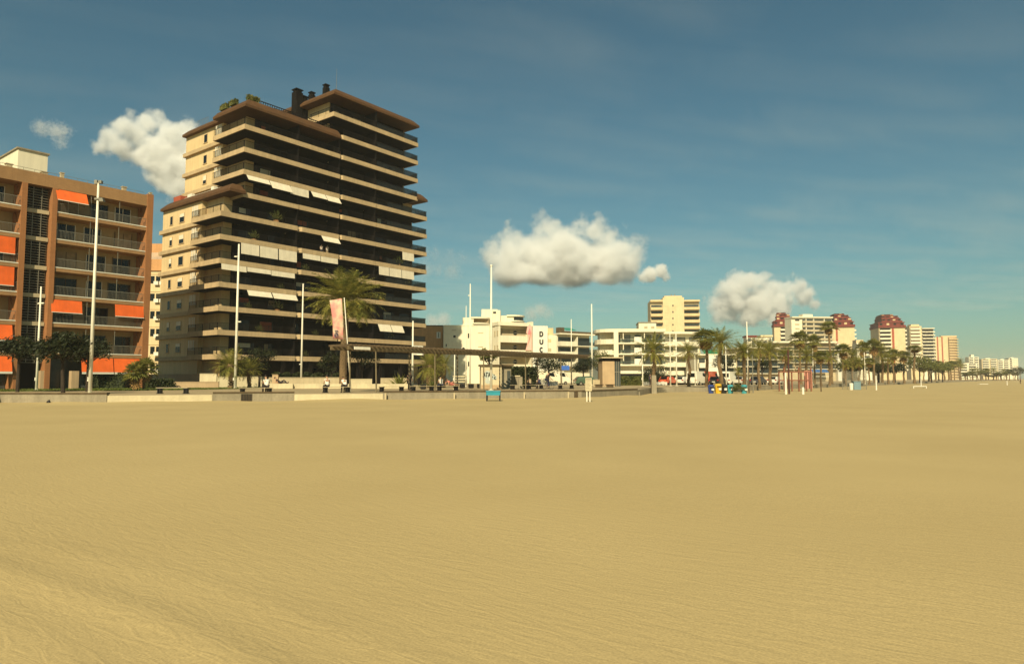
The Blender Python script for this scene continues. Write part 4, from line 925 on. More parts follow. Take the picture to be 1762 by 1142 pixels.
# plants on the roof garden of the tower and pots on its lower balconies
for i, (t, d, wd, h, lab) in enumerate(((3.9, .95, 1.6, .75, 'bushy roof plants at the front corner of the tower roof garden'), (4.0, 3.4, 1.6, .55, 'ragged plants along the left rim of the tower roof, near its front'), (4.1, 5.8, 1.8, .6, 'ragged plants along the left rim of the tower roof, farther back'))):
    p_ = T(t, d, 39.1); q_ = T(t + (1.8 if i == 0 else 0), d + (0 if i == 0 else wd), 39.1)
    hedge(lab, p_, q_, .55, h, 70 + i, m_leaf2, n=320, ls=.15, cat='plants')
pot0 = None; gp_ = random.Random(9)
for k, t in ((0, 3.1), (0, 13.5), (0, 22.4), (1, 6.2), (1, 15.1), (1, 29.5), (2, 4.4), (2, 8.8), (2, 24.0), (3, 9.3), (3, 27.6), (4, 13.2), (4, 33.0), (5, 5.0), (5, 31.1), (6, 8.3)):
    loc = T(t, .42, LV[k] - .42)
    if pot0 is None:
        pot0 = thing('potted_plant', 'green potted plant behind the railing of a tower balcony', 'plant', (0, 0, 0), 'potted plants on the tower balconies', local=True)
        MB().tube([(0, 0, 0), (0, 0, .35)], [.15, .2], 9).build('pot', m_terra, pot0); lf = MB()
        for i in range(90):
            az = i * GA; e = R(gp_.uniform(15, 85)); d = Vector((math.cos(az) * math.cos(e), math.sin(az) * math.cos(e), math.sin(e))); s_ = d.orthogonal().normalized() * .05; b_ = Vector((0, 0, .35)) + d * gp_.uniform(.1, .5); lf.add([b_ - s_, b_ + d * .12, b_ + s_, b_ + d * .3 * gp_.random() + d * .1], [(0, 1, 2, 3)])
        lf.build('leaves', m_leaf2, pot0); c_ = pot0
    else: c_ = copy_tree(pot0)
    c_.location = loc; s_ = gp_.uniform(1.0, 2.1); c_.scale = (s_, s_, s_)

# ------------------------------------------------------------------ street furniture
def mast(label, px, Y, ytop, r=.11, fix='box', arms=(), name='lamp_mast', xb=None):
    zt = zy(ytop, Y); p = at(px, Y); th = thing(name, label, 'lamp post' if name == 'lamp_mast' else 'pole', p)
    x0 = p.x
    MB().tube([(x0, Y, GZ - .1), (x0, Y, GZ + (zt - GZ) * .5), (x0, Y, zt)], [r, r * .8, r * .55], 10).build('shaft', m_pole, th, smooth=True)
    MB().tube([(x0, Y, GZ), (x0, Y, GZ + .05)], r * 2.1, 12).build('base_plate', m_pole, th); MB().box(ID, x0 - r * 1.5, x0 - r * .7, Y - r * .4, Y + r * .4, GZ + .9, GZ + 1.2).build('switch_box', m_pole, th)
    if fix == 'box':
        MB().box(ID, x0 - .26, x0 - .04, Y - .12, Y + .12, zt - .1, zt + .2).box(ID, x0 + .05, x0 + .28, Y - .14, Y + .1, zt - .05, zt + .16).build('floodlight', m_steel, th)
    elif fix == 'ball': MB().ball((x0, Y, zt + .1), .13).build('finial', m_white, th, smooth=True)
    for y, s in arms:
        z = zy(y, Y); MB().box(ID, min(x0, x0 + s), max(x0, x0 + s), Y - .05, Y + .05, z - .03, z + .03).box(ID, x0 + s * .45 if s > 0 else x0 + s, x0 + s if s > 0 else x0 + s * .45, Y - .13, Y + .13, z - .09, z - .031).build('lamp_arm', m_pole, th)
    return th
o = mast('tallest white mast with floodlights on top, before the brown building', 154.5, 50, 315, .135); x0 = at(154.5, 50).x
z = zy(343, 50); MB().box(ID, x0 - .18, x0 + .42, 49.86, 50.1, z - .06, z + .08).box(ID, x0 + .2, x0 + .5, 49.8, 50.1, z - .2, z - .06).build('floodlight', m_steel, o)
mast('shorter white mast with one small cross arm, left of the tallest mast', 62.5, 64, 493, .12, None, ((521, .36), (521.5, -.2)))
mast('white lamp mast with two small arms at the left part of the dark tower', 404.5, 75, 420, .16, None, ((441, -.45), (553, .45)))
mast('white mast without arms left of the pale banner', 518, 84, 488, .13, None, ((626, -.25),))
mast('white lamp post with two arms, beside the standing person under the pergola', 709.5, 62, 552, .11, None, ((597, .9), (609, .85)))
mast('white mast with a ball top in front of the graffiti kiosk', 845, 66, 459, .13, 'ball')
mast('slim white mast with one small arm beside the shaded hotel wall', 808.5, 92, 488, .12, None, ((508, -.3),))
mast('thin white pole just left of the slim mast at the hotel', 801.5, 96, 526, .08, None)
mast('short white pole under the pergola before the shaded hotel wall', 782, 70, 600, .08, None)
mast('thick white mast right of the hotel and its neighbours', 1019, 112, 523, .17, None)
mast('thin white mast before the glass-railed white block', 983.5, 118, 549, .11, None)
mast('white mast left of a close pair before the bulging balconies', 1154, 105, 574, .10, None)
mast('white mast right of a close pair before the bulging balconies', 1164.5, 104, 572, .12, None)
mast('low white post before the long rounded white block', 1106, 104, 612, .12, None)
mast('white mast rising out of the palm over the turquoise bins', 1287.5, 100, 553, .12, None)
mast('short white lamp post between two palms over the parked white van', 1250, 104, 592, .11, None)
mast('short pale post before the low block with the green awning', 1196.5, 108, 605, .09, None)
mast('pale lamp post in front of the blue awning', 1400, 116, 600, .09, None)
mast('thin pale pole between the court palms and the small white block', 1489, 138, 606, .10, None)
# pale banner on its leaning pole
Y_ = 57; tp = at(592.3, Y_, zy(512, Y_)); bt = at(604, Y_); bn = thing('banner', 'pale banner with faded pink print on a leaning pole before the big palm', 'banner', bt)
MB().tube([bt - Z * .1, tp], [.05, .032], 8).build('pole', m_pole, bn, smooth=True)
def bp(x, y, d=0.): p = at(x, Y_ - d, zy(y, Y_)); return p
cl = [(567, 516.5), (588.5, 513.6), (589.6, 530), (590.4, 548), (590.6, 560), (589.8, 571), (591.4, 583.5), (582, 584.5), (573, 582), (573, 566), (571.5, 548), (569.5, 532)]
rows = [((567, 516.5), (588.5, 513.6)), ((569.3, 532), (589.6, 530)), ((571.4, 548), (590.4, 548)), ((572.4, 560), (590.8, 560)), ((572.9, 571), (589.9, 571)), ((573, 582.5), (591.2, 584))]
fb = MB(); nc = 8
for ri, (a, b) in enumerate(rows):
    for c in range(nc + 1):
        k = c / nc; p = bp(a[0] + (b[0] - a[0]) * k, a[1] + (b[1] - a[1]) * k); fb.vs.append((p.x, Y_ + .07 * math.sin(k * 5 + ri * .9), p.z))
for ri in range(len(rows) - 1):
    for c in range(nc): i = ri * (nc + 1) + c; fb.fs.append((i, i + 1, i + nc + 2, i + nc + 1))
m_ban = bpy.data.materials.new('banner_cloth'); m_ban.use_nodes = True; t_ = m_ban.node_tree; tc = t_.nodes.new('ShaderNodeTexCoord'); n_ = t_.nodes.new('ShaderNodeTexNoise'); n_.inputs['Scale'].default_value = 1.5; n_.inputs['Detail'].default_value = 4
r_ = t_.nodes.new('ShaderNodeValToRGB'); r_.color_ramp.elements[0].position = .40; r_.color_ramp.elements[0].color = (.56, .44, .29, 1); r_.color_ramp.elements[1].position = .60; r_.color_ramp.elements[1].color = (.58, .22, .19, 1)
t_.links.new(tc.outputs['Object'], n_.inputs['Vector']); t_.links.new(n_.outputs[0], r_.inputs[0]); t_.links.new(r_.outputs[0], t_.nodes['Principled BSDF'].inputs[0]); t_.nodes['Principled BSDF'].inputs['Roughness'].default_value = .85
fl = fb.build('cloth', m_ban, bn, smooth=True); s_ = fl.modifiers.new('thickness', 'SOLIDIFY'); s_.thickness = .012
m_ink = M('dark_ink', (.05, .045, .09), .8)
ik = MB()
for x, y, w_, h_ in ((576.5, 568.6, 6, 1.2), (577, 571.5, 4.5, 1), (576, 574.5, 2.2, 4.5), (578.5, 573.4, 3.6, 1.2), (579.5, 576.2, 3, 1.2), (577.4, 578.8, 4.4, 1.2), (581, 574, 1.2, 2.4)):
    p, q = bp(x, y + h_), bp(x + w_, y); ik.box(ID, p.x, q.x, Y_ - .13, Y_ - .115, p.z, q.z)
ik.build('printed_mark', m_ink, fl)
for y in (518, 538, 557, 582):
    a, b = bp(589.5, y), bp(592.5 + (y - 512) * .0731, y); MB().tube([(a.x, Y_, a.z), (b.x, Y_, b.z)], .015, 5).build('tie', m_steel, bn)
# pergola along the promenade
PG = Fr((-12.35, 52, 0), 50); L_ = 32.6; pg = thing('pergola', 'long dark timber pergola on slim posts along the promenade', 'pergola', PG(16, 1.3, GZ)); ZP = 3.72
for d in (.15, 2.35): MB().box(PG, 0, L_, d - .09, d + .09, ZP + .10, ZP + .36).build('beam', M('weathered_timber', (.15, .11, .055), .9, .25, 2, streak=.2), pg)
for i in range(75):
    t = .12 + i * (L_ - .24) / 74; MB().box(PG, t - .045, t + .045, -.25, 2.75, ZP + .362, ZP + .52).build('rafter', m_wood, pg)

def pcol(px, d, lean=0.):
    t = tx(PG, px, d, 2); a, b = PG(t + lean, d, GZ - .1), PG(t, d, ZP + .11); MB().tube([a, b], [.065, .055], 8).build('post', M('grey_timber', (.16, .125, .07), .9, .2, 2), pg)
for px in (646, 748, 832, 904, 965): pcol(px, .15, .12 if px == 646 else .05)
for px in (602, 704, 787, 860, 925, 983): pcol(px, 2.35)
a, b = tx(PG, 609, -.3, 4), tx(PG, 636, -.3, 4); MB().box(PG, a, b, -.40, -.31, ZP + .08, ZP + .30).build('sign_board', m_white, pg)
# benches along the promenade
us = [False]; be = thing('bench', 'x', 'bench', (0, 0, 0), 'promenade benches', local=True); s = MB()
for i in range(4): s.box(ID, -1.15, 1.15, -.22 + i * .115, -.125 + i * .115, .41, .45)
s.build('seat', m_conc, be)
for sx in (-.95, .95): MB().box(ID, sx - .13, sx + .13, -.2, .2, .34, .408).box(ID, sx - .12, sx - .05, -.17, .17, .05, .338).box(ID, sx + .05, sx + .12, -.17, .17, .05, .338).box(ID, sx - .17, sx + .17, -.22, .22, 0, .05).build('leg', m_black, be)
BEN = [(272, 323, 50, 0, 'empty bench at the left, before the pale block and the tower side wall'), (421, 460, 49, 40, 'bench with one person in white at its end, before the stout palm'), (563, 595, 54, 42, 'bench with two people, before the big palm'), (659, 689, 57, 42, 'empty bench under the near end of the pergola'), (713, 741, 60, 42, 'empty bench beside the standing person'), (758, 783, 62, 44, 'bench with a person in white near the pinkish lounger'), (884, 903, 70, 46, 'empty bench right of the graffiti kiosk'), (911, 931, 72, 46, 'bench with two seated people left of the cyclist'), (964, 984, 73, 46, 'empty bench right of the cyclist')]
BP = []
for a, b, Y, rz, lab in BEN:
    k = place(be, us, at((a + b) / 2, Y), R(rz), lab); BP.append((Vector(k.location), R(rz)))
# low white concrete seat blocks and garden walls
us = [False]; bk = MB().box(ID, -1.4, 1.4, -.4, .4, 0, .52).build('seat_block', m_pconc, bevel=.03); tag(bk, 'x', 'concrete block', 'low concrete seat blocks')
for px, sc, Y, lab in ((480, 1.05, 74, 'low concrete block carrying the reclining person'), (525, 1.0, 75, 'low concrete block under the white mast left of the banner'), (566, .95, 75, 'low concrete block behind the bench with two people'), (615, 1.1, 75, 'low concrete block right of the banner pole'), (654, 1.0, 75, 'low concrete block behind the first pergola post'), (688, .85, 75, 'low concrete block under the big agave')):
    k = copy_tree(bk) if us[0] else bk; us[0] = True; k.location = at(px, Y); k.rotation_euler = (0, 0, R(12)); k.scale = (sc, 1, 1 if px != 480 else 1.05); k['label'] = lab
def gwall(label, px0, px1, Y0, Y1, ytop, mat, name='garden_wall', th_=.3):
    a, b = at(px0, Y0), at(px1, Y1); d = (b - a).normalized(); n = Vector((-d.y, d.x, 0)) * th_; z = zy(ytop, (Y0 + Y1) / 2)
    o = MB().prism(ID, [tuple(a.xy), tuple(b.xy), tuple((b + n).xy), tuple((a + n).xy)], GZ - .1, z).prism(ID, [tuple((a - n * .15).xy), tuple((b - n * .15).xy), tuple((b + n * 1.15).xy), tuple((a + n * 1.15).xy)], z + .002, z + .07).build(name, mat); return tag(o, label, 'wall')
gwall('high lit part of the pale garden wall left of the stout palm', 343, 372, 81, 81, 643.5, m_pconc); gwall('pale garden wall behind the stout palm', 373, 456, 81, 83, 648.5, m_pconc); gwall('low pinkish planter wall before the garden wall', 297, 376, 77, 78, 657.5, m_tan)
gwall('long tan retaining wall below the planting of the tower', 462, 590, 80, 82, 650, m_conc); gwall('pale wall end piece with a square post left of the reclining person', 468, 478, 78, 78, 645, m_tan)
gwall('pale low wall between big palm and pergola posts', 601, 640, 80, 81, 652.5, m_pconc); gwall('pale low wall behind the agave under the pergola', 655, 700, 82, 83, 651, m_conc)
gwall('low white wall along the street beyond the rounded white block', 1068, 1148, 112, 116, 657.5, m_white); gwall('pale low planter wall left of the tan lift block', 1020, 1036, 100, 100, 653.5, m_conc)
gwall('low white fence wall with dark gap under the hotel, right of the kiosk', 925, 960, 104, 108, 657, m_white)
# black cube seats
us = [False]; cu = MB().box(ID, -.26, .26, -.26, .26, .04, .5).box(ID, -.2, .2, -.2, .2, 0, .039).build('cube_seat', m_black, bevel=.025); tag(cu, 'x', 'seat', 'black cube seats')
for px, Y, lab in ((728, 70, 'black cube seat between two benches right of the standing person'), (795.5, 78, 'black cube seat left of the pair by the kiosk'), (810.5, 78, 'middle black cube seat before the hotel wall'), (825.5, 78, 'black cube seat touching the left edge of the graffiti kiosk')):
    k = copy_tree(cu) if us[0] else cu; us[0] = True; k.location = at(px, Y); k.rotation_euler = (0, 0, R(20)); k['label'] = lab
# kiosk with graffiti
Kf = Fr(at(827.5, 73, 0), 6); Kf.o.z = 0; w1 = tx(Kf, 863, 0, 2); kz = zy(629.5, 73); kk = thing('kiosk', 'grey flat-roofed kiosk with dark graffiti on a pale blue patch', 'kiosk', Kf(w1 / 2, 1, GZ))
MB().box(Kf, 0, w1, 0, 2.4, GZ - .1, kz).build('body', m_pconc, kk); MB().box(Kf, -.15, w1 + 1.3, -.18, 2.6, kz + .002, kz + .16).build('roof', m_wood, kk)
MB().box(Kf, w1 + .005, w1 + 1.05, .25, 2.3, GZ, kz - .01).build('side_room', m_concd, kk); MB().box(Kf, w1 + .62, w1 + .98, .2, .245, GZ + .1, kz - .5).build('door', m_glass2, kk)
MB().box(Kf, .02, w1 - .02, -.02, -.004, GZ, GZ + .42).build('plinth', m_tan, kk); gp = MB(); gr_ = random.Random(3)
m_gb = M('pale_blue_spray', (.44, .47, .40), .85, .15, 3); m_gr = M('black_spray', (.02, .025, .02), .8)
for i in range(9): cx_, cz_ = .45 + gr_.random() * 1.1, 1.3 + gr_.random() * .9; rr = .22 + .16 * gr_.random(); gp.loft([[Kf(cx_ + rr * math.cos(a * .5236), -.006 - i * .0004, cz_ + rr * .8 * math.sin(a * .5236)) for a in range(12)], [Kf(cx_ + rr * math.cos(a * .5236), -.0065 - i * .0004, cz_ + rr * .8 * math.sin(a * .5236)) for a in range(12)]])
g0 = gp.build('spray_patch', m_gb, kk); gl = MB()
def stroke(x0, z0, x1, z1, w_=.045):
    a, b = Vector((x0, z0)), Vector((x1, z1)); n = (b - a).normalized().orthogonal() * w_; gl.add([Kf(q.x, -.016, q.y) for q in (a - n, b - n, b + n, a + n)] + [Kf(q.x, -.02, q.y) for q in (a - n, b - n, b + n, a + n)], [(0, 1, 2, 3), (7, 6, 5, 4)])
for s_ in ((.22, 1.75, .36, 2.22), (.36, 2.22, .44, 1.8), (.26, 1.92, .42, 1.95), (.5, 2.22, .78, 2.2), (.62, 2.2, .56, 1.75), (.78, 1.76, .88, 2.2), (.88, 2.2, 1.02, 2.08), (1.02, 2.08, .86, 1.98), (.86, 1.98, 1.05, 1.76), (1.16, 2.2, 1.12, 1.78), (1.12, 1.78, 1.3, 1.74), (1.4, 1.72, 1.6, 1.76), (1.45, 1.76, 1.4, 1.58), (1.4, 1.58, 1.62, 1.5), (1.36, 2.05, 1.44, 1.9)): stroke(*s_)
gl.build('graffiti_letters', m_gr, g0)
k2 = thing('utility_cabinet', 'pale grey utility cabinet with a slab roof right of the graffiti kiosk', 'cabinet', at(889, 77)); a, b = at(879, 76), at(899, 76)
MB().box(ID, a.x, b.x, 76, 77.2, GZ, zy(648, 76)).build('body', m_concd, k2); MB().box(ID, a.x - .08, b.x - .25, 75.9, 77.3, zy(648, 76) + .002, zy(646.4, 76) + .04).build('lid', m_pconc, k2)
for i in (1, 2): MB().box(ID, a.x + (b.x - a.x) * i / 3 - .01, a.x + (b.x - a.x) * i / 3 + .01, 75.985, 75.998, GZ + .1, zy(649, 76)).build('door_gap', m_black, k2)
# tan lift block
Ef = Fr(at(1037, 98, 0), 4); Ef.o.z = 0; w1 = tx(Ef, 1057.5, 0, 3); w2 = tx(Ef, 1068, 0, 3); ez = zy(616, 98); el = thing('lift_block', 'tan stone lift block with a dark glass side and a flat overhanging roof', 'small building', Ef(w1 / 2, 1.5, GZ))
MB().box(Ef, 0, w1, 0, 3, GZ - .1, ez - .45).build('stone_block', m_tan, el); MB().box(Ef, w1 + .005, w2, .1, 3, GZ - .1, ez - .45).build('glass_side', m_glass2, el)
MB().box(Ef, .1, w2 - .02, .05, 2.9, ez - .448, ez - .02).build('dark_band', m_dark, el); MB().box(Ef, -.2, w2 + .35, -.4, 3.3, ez - .018, ez + .16).build('roof', m_conc, el)
for q in (.33, .66): MB().box(Ef, w1 + (w2 - w1) * q - .03, w1 + (w2 - w1) * q + .03, .06, .098, GZ, ez - .46).build('mullion', m_steel, el)
MB().box(Ef, w1 + .01, w2 - .01, .05, .097, 2.5, 2.58).build('mullion', m_steel, el)
# curved dark bench shells beside the lift block
for px, lab in ((1030, 'dark hollow bench shell left of the tan lift block'), (1049, 'dark hollow bench shell before the tan lift block')):
    p = at(px, 84); sh = MB(); r = [[(p.x + x * .9, p.y + d, GZ + .42 + (.0 if d < 0 else .04) - .3 * (1 - abs(x) ** 2.5) * (d < .0)) for x in [(-1 + i / 4) for i in range(9)]] for d in (-.25, .25)]
    o = MB().prism(ID, [(p.x - .45, p.y - .3), (p.x + .45, p.y - .3), (p.x + .35, p.y + .3), (p.x - .35, p.y + .3)], GZ, GZ + .3).prism(ID, [(p.x - .6, p.y - .4), (p.x + .6, p.y - .4), (p.x + .5, p.y + .4), (p.x - .5, p.y + .4)], GZ + .302, GZ + .4).build('bench_shell', m_wood, bevel=.04); tag(o, lab, 'bench', 'dark bench shells')
# blue sign on post, information board, turquoise table, posts, wall openings
p = at(967, 92); bs = thing('road_sign', 'blue rectangular sign on a slim post left of the thin mast', 'sign', p); MB().tube([p, (p.x, p.y, zy(628, 92))], .04, 6).build('post', m_steel, bs); MB().box(ID, p.x - .05, p.x + 1.0, p.y - .09, p.y - .05, zy(636.5, 92), zy(629, 92)).build('panel', M('blue_paint', (.03, .11, .42), .5), bs)
Y = 47.5; ib = thing('information_board', 'pale information board on two legs standing in the sand', 'sign', at(1012.5, Y, 0)); a, b = at(1007.3, Y), at(1018.4, Y)
MB().box(ID, a.x, b.x, Y - .03, Y + .03, zy(672.5, Y), zy(650, Y)).build('panel', m_pconc, ib, bevel=.008)
for px in (1010, 1015.2): q = at(px, Y, 0); MB().box(ID, q.x - .035, q.x + .035, Y + .032, Y + .09, -.2, zy(652, Y)).build('leg', m_pole, ib)
ln = MB()
for i in range(7): ln.box(ID, a.x + .06, b.x - .06 - .05 * (i % 3), Y - .036, Y - .032, zy(656 + i * 2.2, Y), zy(655.4 + i * 2.2, Y))
ln.box(ID, a.x + .04, b.x - .04, Y - .036, Y - .032, zy(653.4, Y), zy(651.6, Y)); ln.build('text_lines', m_concd, ib)
Y = 49.2; tq = M('turquoise_paint', (.02, .24, .30), .45, .1, 2); a, b = at(836, Y, .5), at(862, Y, .5); tb = thing('picnic_table', 'turquoise table with dark legs on the sand before the kiosk', 'table', at(849, Y, 0))
MB().box(ID, a.x, b.x, Y - .45, Y + .45, .66, .73).build('tabletop', tq, tb, bevel=.03); MB().box(ID, a.x + .05, b.x - .05, Y - .48, Y - .455, .42, .655).build('apron', tq, tb)
for px in (a.x + .08, b.x - .08):
    for dy in (-.38, .38): MB().box(ID, px - .045, px + .045, Y + dy - .045, Y + dy + .045, -.15, .655).build('leg', m_black, tb)
us = [False]; po = MB().box(ID, -.06, .06, -.06, .06, -.1, .78).box(ID, -.07, .07, -.07, .07, .781, .82).build('bollard', m_conc); tag(po, 'x', 'bollard', 'pale bollards at the sea wall')
for px, lab in ((666, 'pale bollard at the joint of white and grey sea wall'), (783, 'pale bollard at the wall below the pinkish lounger'), (902, 'pale bollard at the wall right of the turquoise table'), (977, 'pale bollard at the wall beside the dark hatch')):
    k = copy_tree(po) if us[0] else po; us[0] = True; w_ = onwall(px); k.location = (w_.x, w_.y - .35, -.25); k['label'] = lab
for px, x2, lab in ((416.5, 436, 'dark grated drain opening in the sea wall below the stout palm'), (987, 993.5, 'dark hatch in the sea wall left of the information board')):
    p, q = onwall(px), onwall(x2); d = (q - p).normalized(); n = Vector((d.y, -d.x, 0)); m_ = lambda v, k: tuple((v + n * k).xy)
    th = thing('drain_opening', lab, 'drain', p); MB().prism(ID, [m_(p, .075), m_(q, .075), m_(q, .062), m_(p, .062)], .02, .55).build('void', m_black, th)
    for i in range(7): v = p + (q - p) * (i + .5) / 7; MB().prism(ID, [m_(v - d * .015, .10), m_(v + d * .015, .10), m_(v + d * .015, .077), m_(v - d * .015, .077)], .0, .56).build('bar', m_wood, th)
o = MB().ball(onwall(98) + Vector((.0, -.6, .12)), (.13, .1, .11), 8, 5).ball(onwall(98) + Vector((.03, -.6, .22)), (.06, .05, .05), 7, 4).build('stone', m_black, smooth=True); tag(o, 'small dark stone lying before the sea wall at the left', 'stone')
p = gnd(1100, 682); o = MB().tube([p - Z * .2, p + Z * .42], [.07, .06], 7).build('stump', m_concd); tag(o, 'short grey stump in the sand right of the sea wall end', 'post')
# recycling bins on the sand
def bin_(label, px, col, cap, Y=74, sc=1.):
    p = at(px, Y, 0); b = thing('bin', label, 'bin', p, 'beach recycling bins'); sc *= .78; mm = M('bin_%s' % cap, col, .45, .08, 2)
    r = lambda w_, z: [p + Vector((w_ * math.cos(a * math.pi / 4 + .39), w_ * .85 * math.sin(a * math.pi / 4 + .39), z)) for a in range(8)]
    MB().loft([r(.34 * sc, 0), r(.42 * sc, .95 * sc), r(.44 * sc, 1.0 * sc)]).build('container', mm, b); MB().loft([r(.45 * sc, 1.002 * sc), r(.42 * sc, 1.1 * sc), r(.22 * sc, 1.2 * sc)]).build('lid', mm, b)
    MB().box(ID, p.x - .05, p.x + .22, p.y - .41, p.y - .365, .42 * sc, .68 * sc).build('sticker', m_white, b); MB().box(ID, p.x - .2, p.x + .2, p.y - .42, p.y - .30, .82 * sc, .9 * sc).build('slot', m_black, b)
bin_('dark blue bin at the left end of the bin row', 1223.5, (.025, .05, .20), 'dark_blue'); bin_('bright yellow bin beside the dark blue one', 1236, (.62, .36, .02), 'yellow', sc=1.12); bin_('black bin with a white sticker', 1245.5, (.015, .015, .015), 'black', sc=1.08)
bin_('turquoise bin left of the green bush', 1257, (.05, .30, .33), 'turquoise'); bin_('turquoise bin right of the green bush', 1280.5, (.05, .30, .33), 'turquoise')
# beach posts, timber frame, goals, court
def post(label, px, Y, ytop, r, mat, z0=0., name='post'):
    p = at(px, Y, z0); o = MB().tube([p - Z * .2, Vector((p.x, p.y, zy(ytop, Y)))], [r, r * .85], 8).build(name, mat); return tag(o, label, 'post')
post('white post on the sand left of the brown timber frame', 1352.5, 70, 641, .11, m_white); post('dark pole with red band beside the white post on the sand', 1358, 71, 601, .10, M('dark_red_paint', (.07, .02, .015), .6)); post('short white post right of the brown timber frame', 1382, 70, 666, .13, m_white)
post('slim dark pole at the right end of the bins', 1289, 76, 630, .07, m_wood); post('slim grey pole right of the last bin', 1296, 76, 612, .06, m_steel); post('thin white post with a crossbar right of the court', 1508, 95, 646, .10, m_white); post('tiny white post far right on the sand', 1733, 165, 655, .09, m_white); post('white post on the sand before the far palms', 1585, 150, 647, .10, m_white); post('thin dark trunk-like pole before the blue awning', 1413, 84, 630, .08, m_wood)
tf = thing('timber_frame', 'reddish brown timber frame of posts and beams on the sand', 'frame', at(1366, 88, 0)); m_rt = M('red_timber', (.20, .075, .04), .8, .2, 2)
for i, px in enumerate((1341, 1350, 1363, 1375, 1388, 1396)):
    for dy in (0, 2.2): p = at(px, 86 + dy, 0); MB().box(ID, p.x - .07, p.x + .07, p.y - .07, p.y + .07, -.2, 2.5 + .5 * (i % 2)).build('post', m_rt, tf)
for z in (1.3, 2.35): a, b = at(1341, 86, 0), at(1396, 86, 0); MB().box(ID, a.x, b.x, 85.83, 85.925, z, z + .14).build('beam', m_rt, tf)
p = at(1387, 89.2, 0); MB().box(ID, p.x - .25, p.x + .75, 89, 89.1, .3, 2.6).build('pink_panel', M('faded_pink_paint', (.55, .24, .18), .8), tf)
def goal(label, px0, px1, Y, yt):
    a, b = at(px0, Y, 0), at(px1, Y, 0); z = zy(yt, Y); g_ = thing('goal', label, 'football goal', (a + b) / 2, 'white beach goals')
    for p in (a, b): MB().tube([p - Z * .2, (p.x, p.y, z)], .07, 6).build('post', m_white, g_); MB().tube([(p.x, p.y, z), (p.x, p.y + 1.0, .05)], .045, 5).build('stay', m_white, g_)
    MB().tube([(a.x, Y, z), (b.x, Y, z)], .07, 6).build('crossbar', m_white, g_)
goal('white beach goal before the far seafront trees', 1572, 1594, 112, 664.5); goal('smaller white goal frame far on the sand', 1686, 1700, 190, 660.5)
ct = thing('ball_court', 'wire-net ball court with pale posts on the sand', 'sports court', at(1470, 100, 0))
for px in (1450, 1458, 1469, 1480, 1491): p = at(px, 100, 0); MB().tube([p, p + Z * 2.7], .05, 5).build('post', m_steel, ct)
a, b = at(1450, 100, 0), at(1491, 100, 0); nt_ = MB()
for i in range(5): nt_.box(ID, a.x, b.x, 99.99, 100.01, 1.0 + i * .4, 1.02 + i * .4)
for i in range(40): x = a.x + (b.x - a.x) * i / 39; nt_.box(ID, x - .01, x + .01, 99.985, 99.99, .05, 2.65)
nt_.build('net', m_steel, ct); p = at(1474, 98, 0); o = MB().box(ID, p.x - .5, p.x + .5, 97.7, 98.3, 0, 1.15).box(ID, p.x - .56, p.x + .56, 97.64, 98.36, 1.151, 1.22).build('crate', M('faded_blue_paint', (.16, .24, .26), .8), bevel=.03); tag(o, 'faded blue crate standing before the wire-net court', 'crate')
p = at(1465, 97, 0); o = MB().tube([p, p + Z * .85, p + Z * .95], [.24, .28, .2], 10).build('barrel', m_white); tag(o, 'white barrel left of the faded blue crate', 'barrel')
# slatted pale fence beside the kiosk
fn = thing('slat_fence', 'pale horizontal slat fence behind the pinkish lounger', 'fence', at(788, 84))
a, b = at(779, 84), at(800, 84)
for i in range(4): MB().box(ID, a.x, b.x, 83.97, 84.03, .8 + i * .33, .94 + i * .33).build('slat', m_pconc, fn)
for x in (a.x + .1, b.x - .1): MB().box(ID, x - .05, x + .05, 84.031, 84.12, GZ, 2.1).build('post', m_wood, fn)

